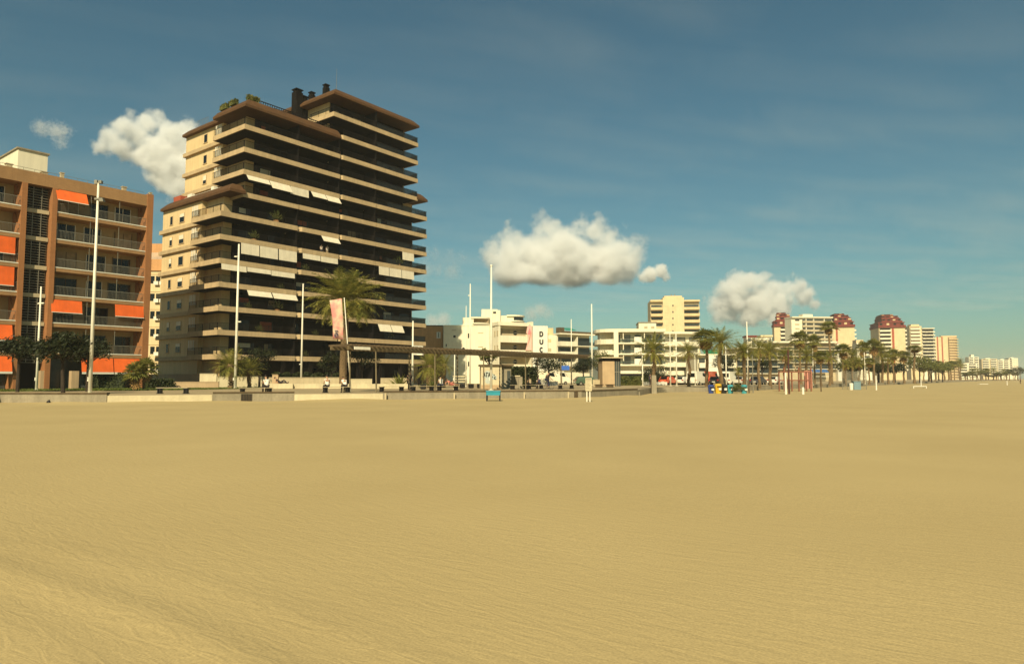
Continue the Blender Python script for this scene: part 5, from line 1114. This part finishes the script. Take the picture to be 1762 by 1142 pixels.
# ------------------------------------------------------------------ parked vehicles
m_tyre = M('tyre', (.015, .014, .013), .85); m_lamp = M('lamp_glass', (.5, .42, .28), .2); m_tail = M('tail_lamp', (.30, .02, .015), .3)
def car(label, px, Y, col, kind='car', rz=52.5, cat='car', name='parked_car'):
    c = thing(name, label, cat, (0, 0, 0), 'vehicles parked along the seafront street', local=True); mm = M('paint_%02d' % (int(col[0] * 99)) + '_%02d' % int(col[2] * 99), col, .25, .03, 1, spec=.5)
    P = {'car': [(-2.1, .35), (-2.1, .85), (-1.95, .95), (-1.55, 1.42), (.35, 1.46), (1.05, .98), (1.95, .85), (2.12, .6), (2.1, .35)],
         'van': [(-2.4, .35), (-2.4, 1.0), (-2.36, 2.2), (-2.2, 2.32), (1.1, 2.32), (1.75, 1.35), (2.4, 1.1), (2.5, .7), (2.5, .35)]}[kind]
    wd = .86 if kind == 'car' else .95
    def ring(y, ins): return [Vector((x * (1 - .02 * ins), y, z if z < 1.0 else z - .02 * ins)) for x, z in P]
    def ring2(y, k): return [Vector((x * (.985 if z > 1 else 1), y * (k if z > 1.05 else 1), z)) for x, z in P]
    MB().loft([ring2(-wd, .84), ring2(-wd + .05, .86), ring2(wd - .05, .86), ring2(wd, .84)]).build('body', mm, c)
    zt, zb = (1.36, .98) if kind == 'car' else (2.05, 1.4); xs_ = ((-1.35, -.45), (-.38, .45)) if kind == 'car' else ((.35, 1.15),)
    for s in (-1, 1):
        for a, b in xs_:
            yy = s * wd * .868; MB().add([(a, yy * 1.0, zb), (b + (.25 if b > .4 else 0), yy * 1.0, zb), (b, yy * .985, zt), (a + (.2 if a < -1 else 0), yy * .985, zt)] + [(a, yy * 1.02, zb), (b + (.25 if b > .4 else 0), yy * 1.02, zb), (b, yy * 1.005, zt), (a + (.2 if a < -1 else 0), yy * 1.005, zt)], [(0, 1, 2, 3), (7, 6, 5, 4), (0, 4, 5, 1), (1, 5, 6, 2), (2, 6, 7, 3), (3, 7, 4, 0)]).build('side_window', m_glass, c)
    if kind == 'car': MB().slab([(-2.0, -.62, 1.0), (-2.0, .62, 1.0), (-1.62, .6, 1.4), (-1.62, -.6, 1.4)], -.03).build('rear_window', m_glass, c); MB().slab([(1.08, -.62, 1.0), (1.08, .62, 1.0), (.42, .6, 1.43), (.42, -.6, 1.43)], .03).build('windscreen', m_glass, c)
    else: MB().box(ID, -2.425, -2.39, -.7, .7, 1.35, 2.0).build('rear_window', m_glass, c); MB().slab([(1.78, -.78, 1.4), (1.78, .78, 1.4), (1.18, .74, 2.26), (1.18, -.74, 2.26)], .03).build('windscreen', m_glass, c)
    xr = -2.14 if kind == 'car' else -2.43
    for s in (-1, 1):
        MB().box(ID, xr, xr + .06, s * .72 - .12, s * .72 + .12, .72, .95).build('tail_lamp', m_tail, c); x2 = 2.06 if kind == 'car' else 2.46; MB().box(ID, x2, x2 + .07, s * .62 - .14, s * .62 + .14, .6, .76).build('headlight', m_lamp, c)
        for x in (-1.3, 1.3):
            t = MB().tube([(x, s * (wd - .2), .32), (x, s * (wd + .01), .32)], .32, 14).build('wheel', m_tyre, c); MB().tube([(x, s * (wd + .011), .32), (x, s * (wd + .02), .32)], .19, 10).build('rim', m_steel, t)
    MB().box(ID, xr - .03, xr + .03, -.26, .26, .5, .61).build('number_plate', m_white, c)
    put(c, at(px, Y), R(rz)); return c
car('white van with sloping bonnet parked left of the red vehicles', 1200, 116, (.74, .69, .54), 'van', cat='van', name='parked_van'); car('orange-red hatchback parked behind the white twin masts', 1150, 120, (.55, .10, .04)); car('white estate car parked between hatchback and white van', 1176, 122, (.72, .68, .55))
car('bright red van parked right of the white van', 1222, 120, (.55, .04, .04), 'van', cat='van', name='parked_van'); car('black car parked right of the bright red van', 1236, 117, (.02, .02, .02)); car('white van parked right of the full-crowned palm', 1256, 121, (.74, .70, .56), 'van', cat='van', name='parked_van')
car('silver car with dark windows parked behind the turquoise bins', 1277, 122, (.42, .40, .33)); car('dark car parked right of the last bin', 1305, 122, (.05, .05, .055)); car('white car parked at the right end of the vehicle row', 1334, 128, (.70, .66, .54))
car('pale camper van parked under the tree below the letters', 938, 112, (.74, .66, .46), 'van', 20, 'van', 'parked_van'); car('second pale van under the same tree, nearer the blue sign', 957, 116, (.72, .66, .5), 'van', 20, 'van', 'parked_van'); car('green car parked left of the thick white mast', 1011, 108, (.06, .10, .06), 'car', 10)

# ------------------------------------------------------------------ people
m_skin = M('skin', (.42, .24, .14), .6, .06, 3); m_hair = M('dark_hair', (.025, .016, .010), .7); m_hairw = M('grey_hair', (.5, .44, .33), .8)
def skin_mesh(name, mat, parent, verts, edges, rads, root=0, sub=2):
    me = bpy.data.meshes.new(name); me.from_pydata([tuple(v) for v in verts], edges, []); me.materials.append(mat)
    o = bpy.data.objects.new(name, me); COL.objects.link(o); o.parent = parent
    s = o.modifiers.new('skin', 'SKIN'); s.use_smooth_shade = True
    sv = me.skin_vertices[0].data if me.skin_vertices else None
    if sv is None:
        bm = bmesh.new(); bm.from_mesh(me); ly = bm.verts.layers.skin.verify(); bm.to_mesh(me); bm.free(); sv = me.skin_vertices[0].data
    for i, r in enumerate(rads): sv[i].radius = (r, r) if isinstance(r, (int, float)) else r; sv[i].use_root = i == root
    m = o.modifiers.new('smooth', 'SUBSURF'); m.levels = sub; m.render_levels = sub; return o
def person(label, loc, rz, J, shirt, trousers, hair=None, sleeves=.5, shorts=False, hat=None, group=None, bag=None):
    """J maps joint names to points in the person's own frame, facing +x."""
    p = thing('person', label, 'person', loc, group, local=True); J = {k: Vector(v) for k, v in J.items()}
    V_ = ['pelvis', 'chest', 'neck', 'head0', 'head1', 'lsh', 'lel', 'lha', 'rsh', 'rel', 'rha', 'lhip', 'lkn', 'lan', 'lto', 'rhip', 'rkn', 'ran', 'rto']
    up = (J['neck'] - J['chest']).normalized(); f = J.get('face', Vector((1, 0, 0))); J['head0'] = J['neck'] + up * .10 + f * .015; J['head1'] = J['neck'] + up * .235 + f * .02
    rad = dict(pelvis=(.13, .11), chest=(.15, .11), neck=.055, head0=.085, head1=.075, lsh=.062, rsh=.062, lel=.043, rel=.043, lha=.03, rha=.03, lhip=.085, rhip=.085, lkn=.055, rkn=.055, lan=.038, ran=.038, lto=.032, rto=.032)
    E_ = [('pelvis', 'chest'), ('chest', 'neck'), ('neck', 'head0'), ('head0', 'head1'), ('chest', 'lsh'), ('lsh', 'lel'), ('lel', 'lha'), ('chest', 'rsh'), ('rsh', 'rel'), ('rel', 'rha'), ('pelvis', 'lhip'), ('lhip', 'lkn'), ('lkn', 'lan'), ('lan', 'lto'), ('pelvis', 'rhip'), ('rhip', 'rkn'), ('rkn', 'ran'), ('ran', 'rto')]
    vs = [J[k] for k in V_]; rs = [rad[k] for k in V_]; es = [(V_.index(a), V_.index(b)) for a, b in E_]
    for h, e in (('lha', 'lel'), ('rha', 'rel')):
        d = (J[h] - J[e]).normalized(); sd = d.cross(f).normalized() if d.cross(f).length > .1 else Vector((0, 1, 0)); pm = J[h] + d * .06; ip = len(vs); vs.append(pm); rs.append((.032, .022)); es.append((V_.index(h), ip))
        for i, (o_, ln) in enumerate(((-.030, .055), (-.010, .07), (.010, .065), (.030, .05))):
            b = pm + sd * o_ + d * .03; t = b + d * ln * .8 + f * ln * .35; vs += [b, t]; rs += [.010, .008]; n = len(vs); es += [(ip, n - 2), (n - 2, n - 1)]
        b = J[h] + d * .02 + f * .03; t = b + d * .04 + f * .03; vs += [b, t]; rs += [.012, .009]; n = len(vs); es += [(V_.index(h), n - 2), (n - 2, n - 1)]
    body = skin_mesh('body', m_skin, p, vs, es, rs)
    hc = (J['head0'] + J['head1']) / 2; fc = MB(); fc.ball(hc + f * .098 - up * .01, (.018, .014, .02), 6, 4); sd = f.cross(up).normalized()
    for s in (-1, 1): fc.ball(hc + sd * .082 * s, (.018, .012, .028), 6, 4)
    fc.build('nose_and_ears', m_skin, body); ey = MB()
    for s in (-1, 1): ey.ball(hc + f * .083 + sd * .03 * s + up * .03, .011, 6, 4)
    ey.build('eyes', m_hair, body); MB().ball(hc + f * .085 - up * .05, (.012, .022, .007), 6, 4).build('mouth', m_redw, body)
    MB().ball(hc + up * .045 - f * .022, (.098, .094, .095), 12, 8).build('hair', hair or m_hair, p, smooth=True)
    if hat: MB().ball(hc + up * .09, (.115, .115, .075), 12, 6).tube([hc + up * .065, hc + up * .08], .17, 14).build('hat', hat, p, smooth=True)
    sl_ = J['lsh'] + (J['lel'] - J['lsh']) * sleeves * 1.0; sr = J['rsh'] + (J['rel'] - J['rsh']) * sleeves
    skin_mesh('shirt', shirt, p, [J['pelvis'] + up * -.04, J['chest'], J['neck'] - up * .055, J['lsh'], sl_, J['rsh'], sr], [(0, 1), (1, 2), (1, 3), (3, 4), (1, 5), (5, 6)], [(.155, .13), (.168, .128), .07, .075, .062, .075, .062])
    k = .75 if shorts else 1.0
    lk, rk = J['lhip'] + (J['lkn'] - J['lhip']) * k, J['rhip'] + (J['rkn'] - J['rhip']) * k; vv = [J['pelvis'], J['lhip'], lk, J['rhip'], rk]; ee = [(0, 1), (1, 2), (0, 3), (3, 4)]; rr = [(.145, .125), .10, .075, .10, .075]
    if not shorts: vv += [J['lan'] + (J['lkn'] - J['lan']) * .12, J['ran'] + (J['rkn'] - J['ran']) * .12]; ee += [(2, 5), (4, 6)]; rr += [.055, .055]
    skin_mesh('shorts' if shorts else 'trousers', trousers, p, vv, ee, rr)
    for a, t in (('lan', 'lto'), ('ran', 'rto')):
        d = (J[t] - J[a]); MB().tube([J[a] - d * .3 - Z * .03, J[a] + d * .35 - Z * .025, J[t] + d * .15 - Z * .01], [.042, .05, .03], 8).build('shoe', m_black, p, smooth=True)
    p.rotation_euler = (0, 0, rz); return p
def J_stand(a=0.): return dict(pelvis=(0, 0, .93), chest=(.01, 0, 1.27), neck=(.02, 0, 1.47), lsh=(0, .17, 1.40), lel=(-.03, .23, 1.12), lha=(.10, .22, .90), rsh=(0, -.17, 1.40), rel=(-.03, -.23, 1.12), rha=(.12 + a, -.20, .92 + a), lhip=(0, .09, .88), lkn=(.05, .10, .48), lan=(-.03, .10, .08), lto=(.13, .11, .03), rhip=(0, -.09, .88), rkn=(.02 + a, -.10, .48), ran=(0 - a, -.10, .08), rto=(.16 - a, -.11, .03))
def J_sit(l=0., s=.50): return dict(pelvis=(0, 0, s + .08), chest=(.02 + l, 0, s + .41 - l * .3), neck=(.05 + l * 1.7, 0, s + .60 - l * .6), lsh=(.02 + l * 1.4, .17, s + .52 - l * .5), lel=(.08 + l, .23, s + .27 - l * .3), lha=(.30, .14, s + .20), rsh=(.02 + l * 1.4, -.17, s + .52 - l * .5), rel=(.08 + l, -.23, s + .27 - l * .3), rha=(.30, -.12, s + .20), lhip=(.03, .09, s + .06), lkn=(.44, .11, s + .03), lan=(.40, .11, .08), lto=(.55, .12, .03), rhip=(.03, -.09, s + .06), rkn=(.44, -.11, s + .03), ran=(.44, -.11, .08), rto=(.59, -.12, .03))
J_lie = dict(pelvis=(0, 0, .12), chest=(-.28, 0, .30), neck=(-.42, 0, .46), lsh=(-.36, .17, .40), lel=(-.45, .24, .14), lha=(-.22, .22, .05), rsh=(-.36, -.17, .40), rel=(-.46, -.24, .14), rha=(-.24, -.22, .05), lhip=(.04, .09, .12), lkn=(.36, .11, .38), lan=(.66, .11, .07), lto=(.78, .11, .14), rhip=(.04, -.09, .12), rkn=(.42, -.10, .12), ran=(.82, -.10, .08), rto=(.86, -.10, .2))
m_shw = M('white_cotton', (.72, .68, .58), .9); m_shd = M('dark_cotton', (.03, .022, .022), .9); m_shn = M('navy_cotton', (.025, .03, .06), .9); m_shr = M('pink_cotton', (.60, .20, .15), .9); m_bei = M('beige_cotton', (.40, .30, .18), .9)
def bench_at(i, along): p, rz = BP[i]; return p + Vector((math.cos(rz), math.sin(rz), 0)) * along
FACE = R(-42)                                    # people on the benches face the sea and the viewer
person('person in white sitting on the bench end before the stout palm', bench_at(1, .75), R(130), J_sit(.05), m_shw, m_shd)
person('person in a white shirt sitting upright on the bench left of the banner pole', bench_at(2, -.8), R(128), J_sit(), m_shw, m_shd)
person('person in white bending forward at the foot of the banner pole', bench_at(2, .75), R(128), J_sit(.16), m_shw, m_shd)
person('dark-dressed person with white hair standing beside the lamp post under the pergola', at(704.5, 61), R(-60), J_stand(.05), m_shd, m_shd, m_hairw, .9)
person('person in white sitting on the bench left of the pinkish lounger', bench_at(5, -.75), R(128), J_sit(.04), m_shw, m_shn)
person('person in pink lounging sideways on the bench before the slat fence', bench_at(5, .35) + Z * .45, R(44), J_lie, m_shr, m_shr, shorts=True)
person('person sitting alone at the left end of the bench near the cyclist', bench_at(7, -.8), R(130), J_sit(.05), m_bei, m_shd)
person('dark-dressed person sitting next to the cyclist', bench_at(7, .7), R(130), J_sit(.08), m_shn, m_shd)
person('person in dark clothes reclining on a low concrete block', at(482, 74) + Z * .56, R(8), J_lie, m_shd, m_shd)
pc = Vector(T(tx(T, 553, 1, 20.6), 1.0, LV[5] - .42)); person('person in white leaning at the tower railing, left one of two', pc, R(-37), J_stand(), m_shw, m_shn)
pc = Vector(T(tx(T, 563, 1, 20.6), 1.0, LV[5] - .42)); person('person in white at the tower railing, right one of two', pc, R(-60), J_stand(.1), m_shw, m_bei)
person('distant person walking on the pavement behind the palm in the tub', at(1118.5, 100), R(20), J_stand(.1), m_shn, m_shd)
person('tiny dark figure far away on the sand at the right edge', at(1756, 210, 0), R(120), J_stand(.08), m_shd, m_shd)
# cyclist on a bicycle
bl = at(943, 70); bi = thing('bicycle', 'dark bicycle ridden past the benches by a dark-dressed cyclist', 'bicycle', bl, local=True); put(bi, bl, R(40))
for x in (-.52, .52):
    w_ = MB(); n = 20; rg = []
    for i in range(n):
        a = 2 * math.pi * i / n; c = Vector((x + .33 * math.cos(a), 0, .34 + .33 * math.sin(a))); e = Vector((math.cos(a), 0, math.sin(a))); rg.append([c + e * .018, c + Vector((0, .018, 0)), c - e * .018, c - Vector((0, .018, 0))])
    w_.loft(rg + [rg[0]], cap=False); o = w_.build('wheel', m_tyre, bi); s_ = MB()
    for i in range(8): a = math.pi * i / 4; s_.tube([(x, 0, .34), (x + .32 * math.cos(a), 0, .34 + .32 * math.sin(a))], .004, 4)
    s_.build('spokes', m_steel, o)
MB().tube([(-.52, 0, .34), (-.12, 0, .32), (.36, 0, .78), (-.22, 0, .80), (-.12, 0, .32)], .018, 6).tube([(-.52, 0, .34), (-.22, 0, .80), (-.25, 0, .92)], .016, 6).tube([(.52, 0, .34), (.38, 0, .74), (.34, 0, 1.0)], .017, 6).build('frame', m_black, bi)
MB().ball((-.25, 0, .95), (.13, .07, .035), 8, 4).build('saddle', m_black, bi); MB().tube([(.30, -.27, 1.02), (.36, -.1, 1.02), (.36, .1, 1.02), (.30, .27, 1.02)], .016, 6).build('handlebar', m_steel, bi)
J = dict(pelvis=(-.24, 0, 1.04), chest=(-.08, 0, 1.33), neck=(.02, 0, 1.50), lsh=(-.03, .17, 1.43), lel=(.12, .22, 1.20), lha=(.27, .25, 1.05), rsh=(-.03, -.17, 1.43), rel=(.12, -.22, 1.20), rha=(.27, -.25, 1.05), lhip=(-.22, .09, 1.0), lkn=(.14, .10, .78), lan=(-.02, .11, .42), lto=(.12, .12, .38), rhip=(-.22, -.09, 1.0), rkn=(.06, -.10, .62), ran=(-.10, -.11, .22), rto=(.05, -.12, .18))
person('cyclist in dark clothes riding a bicycle past the benches', bl, R(40), J, m_shd, m_shn)
# far green hills between the hotel neighbour and the rounded block
mb = MB(); hp = [(at(900, 1150).x + 14 * i, 1150 + 6 * math.sin(i)) for i in range(40)]
for i, (x, y) in enumerate(hp):
    h = 26 + 34 * math.exp(-((i - 14) / 9) ** 2) + 8 * N_.noise((i * .4, 0, 0)); mb.vs += [(x, y, -1), (x, y + 90, h), (x, y + 300, -1)]
for i in range(39):
    for k in range(2): a = i * 3 + k; mb.fs.append((a, a + 3, a + 4, a + 1))
o = mb.build('hills', M('hill_scrub', (.05, .06, .035), .95, .3, .02), smooth=True); o['kind'] = 'structure'; o['label'] = 'low far hills'

# pale sea air over beach and town
hm = bpy.data.materials.new('sea_air'); hm.use_nodes = True; ht = hm.node_tree; ht.nodes.remove(ht.nodes['Principled BSDF']); hv = ht.nodes.new('ShaderNodeVolumePrincipled')
hv.inputs['Color'].default_value = (.93, .97, .95, 1); hv.inputs['Density'].default_value = .00018; hv.inputs['Anisotropy'].default_value = 0; ht.links.new(hv.outputs[0], ht.nodes['Material Output'].inputs['Volume'])
hz = MB().box(ID, -3200, 4200, -400, 2900, -2, 66).build('haze', hm); tag(hz, 'pale sea haze over beach and town', 'haze', kind='stuff')

# ------------------------------------------------------------------ clouds: procedural volumes in boxes far beyond the town
def cloud(label, px0, px1, ytop, ybase, Y, blobs, dens=1.0, amp=.065, soft=.09, seed=0., flat=True):
    W = (px1 - px0) / FOC * Y; zb, zt = zy(ybase, Y), zy(ytop, Y); H = (zt - zb) / W
    c = at((px0 + px1) / 2, Y, (zb + zt) / 2); D = .55
    mb = MB(); mb.box(ID, -.58, .58, -D / 2 - .06, D / 2 + .06, -H / 2 - .03, H / 2 + .07)
    m = bpy.data.materials.new('cloud_vapour'); m.use_nodes = True; t = m.node_tree; L = t.links.new
    t.nodes.remove(t.nodes['Principled BSDF'])
    pv = t.nodes.new('ShaderNodeVolumePrincipled'); pv.inputs['Color'].default_value = (.99, .995, .995, 1); pv.inputs['Anisotropy'].default_value = .1
    tc = t.nodes.new('ShaderNodeTexCoord')
    def math_(op, a, b=None, c_=None):
        n = t.nodes.new('ShaderNodeMath'); n.operation = op
        for i, x in enumerate((a, b, c_)):
            if x is None: continue
            if isinstance(x, (int, float)): n.inputs[i].default_value = x
            else: L(x, n.inputs[i])
        return n.outputs[0]
    off = t.nodes.new('ShaderNodeVectorMath'); off.operation = 'ADD'; off.inputs[1].default_value = (seed, seed * .7, seed * 1.3); L(tc.outputs['Object'], off.inputs[0])
    n1 = t.nodes.new('ShaderNodeTexNoise'); n1.inputs['Scale'].default_value = 6; n1.inputs['Detail'].default_value = 2; L(off.outputs[0], n1.inputs['Vector'])
    w1 = t.nodes.new('ShaderNodeVectorMath'); w1.operation = 'MULTIPLY_ADD'; w1.inputs[1].default_value = (.22, .22, .15); L(n1.outputs['Color'], w1.inputs[0])
    w2 = t.nodes.new('ShaderNodeVectorMath'); w2.operation = 'ADD'; w2.inputs[1].default_value = (-.11, -.11, -.075); L(tc.outputs['Object'], w2.inputs[0]); L(w2.outputs[0], w1.inputs[2])
    P = w1.outputs[0]; acc = None
    for (fx, fy, fz, r) in blobs:                # fx -.5...5, fz 0..1 of the height
        d = t.nodes.new('ShaderNodeVectorMath'); d.operation = 'DISTANCE'; d.inputs[1].default_value = (fx, fy, (fz - .5) * H); L(P, d.inputs[0])
        v = math_('SUBTRACT', r, d.outputs['Value']); acc = v if acc is None else math_('SMOOTH_MAX', acc, v, .045)
    n2 = t.nodes.new('ShaderNodeTexNoise'); n2.inputs['Scale'].default_value = 15; n2.inputs['Detail'].default_value = 6; n2.inputs['Roughness'].default_value = .68; L(off.outputs[0], n2.inputs['Vector'])
    vo = t.nodes.new('ShaderNodeTexVoronoi'); vo.feature = 'SMOOTH_F1'; vo.inputs['Scale'].default_value = 13; L(off.outputs[0], vo.inputs['Vector'])
    acc = math_('ADD', acc, math_('MULTIPLY', math_('SUBTRACT', n2.outputs[0], .5), amp * 2.6))
    acc = math_('ADD', acc, math_('MULTIPLY', math_('SUBTRACT', .45, vo.outputs[0]), amp * .3))
    if flat:
        sx = t.nodes.new('ShaderNodeSeparateXYZ'); L(P, sx.inputs[0])
        acc = math_('SMOOTH_MIN', acc, math_('ADD', math_('MULTIPLY', sx.outputs[2], 1.3), H / 2 * 1.3), .05)
    mr = t.nodes.new('ShaderNodeMapRange'); mr.interpolation_type = 'SMOOTHSTEP'; mr.inputs[1].default_value = 0; mr.inputs[2].default_value = soft; L(acc, mr.inputs[0])
    L(math_('MULTIPLY', mr.outputs[0], dens * 30 / W), pv.inputs['Density']); L(pv.outputs[0], t.nodes['Material Output'].inputs['Volume'])
    m.cycles.volume_step_rate = .3
    o = mb.build('cloud', m); o.location = c; o.scale = (W, W, W)
    return tag(o, label, 'cloud', kind='stuff')
cloud('big white cumulus cloud behind the left roof, its top lit and its base grey', 140, 372, 186, 345, 3800,
      [(-.36, 0, .60, .085), (-.27, 0, .68, .09), (-.20, 0, .55, .12), (-.20, 0, .80, .05), (-.11, -.03, .74, .12), (-.12, 0, .93, .045), (0, -.02, .82, .11), (.09, 0, .88, .07), (.14, 0, .74, .12), (.28, 0, .72, .13), (.36, 0, .6, .12), (.1, .05, .5, .19), (.3, .05, .38, .18), (-.07, .05, .52, .12), (.12, .05, .26, .14), (.26, .05, .15, .17), (.2, .05, .4, .2)], .9, seed=1.3, flat=False, soft=.08)
cloud('long flat-based cumulus cloud above the white hotel', 822, 1116, 362, 493, 3800,
      [(-.42, 0, .40, .085), (-.34, -.02, .62, .075), (-.335, -.02, .76, .035), (-.29, 0, .45, .125), (-.19, 0, .40, .125), (-.10, -.03, .74, .075), (-.12, -.02, .90, .038), (-.055, -.03, .66, .095), (.05, 0, .48, .13), (.06, -.03, .70, .05), (.115, -.03, .78, .07), (.20, -.02, .74, .085), (.27, 0, .6, .09), (.355, 0, .84, .022), (.36, 0, .52, .09), (.45, 0, .66, .05), (.42, .02, .42, .085), (-.3, .03, .24, .16), (-.14, .03, .3, .19), (.06, .03, .3, .19), (.24, .03, .3, .17), (.37, .03, .3, .12), (-.2, 0, .52, .10), (.0, 0, .5, .15)], 1.0, seed=4.1)
cloud('small round cloud beside the long cumulus cloud', 1092, 1158, 448, 493, 3800, [(-.1, 0, .45, .24), (.18, 0, .58, .22), (-.28, 0, .35, .16), (.3, 0, .35, .14)], .5, .10, .12, seed=2.2, flat=False)
cloud('cumulus cloud with yellowish top above the palm trees', 1208, 1420, 462, 556, 3800,
      [(-.42, 0, .40, .08), (-.30, -.03, .66, .10), (-.2, -.03, .72, .12), (-.22, 0, .93, .03), (-.06, -.02, .76, .10), (.0, -.02, .82, .06), (.07, 0, .62, .10), (.17, 0, .58, .09), (.27, 0, .62, .08), (.23, 0, .9, .035), (.33, 0, .5, .10), (.44, .02, .38, .07), (-.25, .05, .35, .15), (-.05, .05, .35, .16), (.15, .05, .38, .13), (-.1, .06, .12, .12), (-.35, .06, .16, .10), (.1, .06, .18, .10)], .75, seed=7.7, soft=.06, flat=False)
cloud('thin ragged cloud alone at the upper left', 52, 128, 204, 262, 3800, [(-.25, 0, .72, .24), (.1, 0, .62, .26), (.2, 0, .3, .2), (.32, 0, .62, .18)], .13, .24, .25, seed=3.4, flat=False)
cloud('faint streak of cloud right of the dark tower', 715, 815, 422, 480, 3800, [(-.38, 0, .8, .17), (-.15, 0, .78, .14), (.1, 0, .74, .13), (.3, 0, .68, .12), (-.34, 0, .28, .22), (-.1, 0, .28, .16), (.14, 0, .22, .2)], .09, .2, .25, seed=5.2, flat=False)
cloud('small faint puff of cloud over the roof of the white hotel', 895, 958, 522, 552, 3800, [(-.2, 0, .4, .27), (.05, 0, .6, .27), (.25, 0, .4, .22)], .10, .2, .25, seed=6.3, flat=False)
cloud('low faint cloud puff between tower and white hotel', 728, 782, 534, 566, 3800, [(-.2, 0, .4, .32), (.15, 0, .5, .32)], .10, .2, .25, seed=8.3, flat=False)

def cirrus():
    m = bpy.data.materials.new('ice_cloud_vapour'); m.use_nodes = True; t = m.node_tree; L = t.links.new; t.nodes.remove(t.nodes['Principled BSDF'])
    pv = t.nodes.new('ShaderNodeVolumePrincipled'); pv.inputs['Color'].default_value = (1, .99, .95, 1); tc = t.nodes.new('ShaderNodeTexCoord')
    mp = t.nodes.new('ShaderNodeMapping'); mp.vector_type = 'TEXTURE'; mp.inputs['Rotation'].default_value = (0, 0, R(18)); mp.inputs['Scale'].default_value = (3200, 800, 4000); L(tc.outputs['Object'], mp.inputs[0])
    n = t.nodes.new('ShaderNodeTexNoise'); n.inputs['Scale'].default_value = 1; n.inputs['Detail'].default_value = 6; n.inputs['Roughness'].default_value = .6; n.inputs['Distortion'].default_value = .8; L(mp.outputs[0], n.inputs['Vector'])
    r = t.nodes.new('ShaderNodeMapRange'); r.inputs[1].default_value = .46; r.inputs[2].default_value = .80; r.inputs[4].default_value = .00030; L(n.outputs[0], r.inputs[0])
    L(r.outputs[0], pv.inputs['Density']); L(pv.outputs[0], t.nodes['Material Output'].inputs['Volume']); m.cycles.volume_step_rate = .18
    o = MB().box(ID, -20000, 20000, -6500, 19000, -90, 90).build('cloud', m); o.location = (0, 10500, 2900); tag(o, 'thin high veil of streaky ice cloud across the whole sky', 'cloud', kind='stuff')
cirrus()
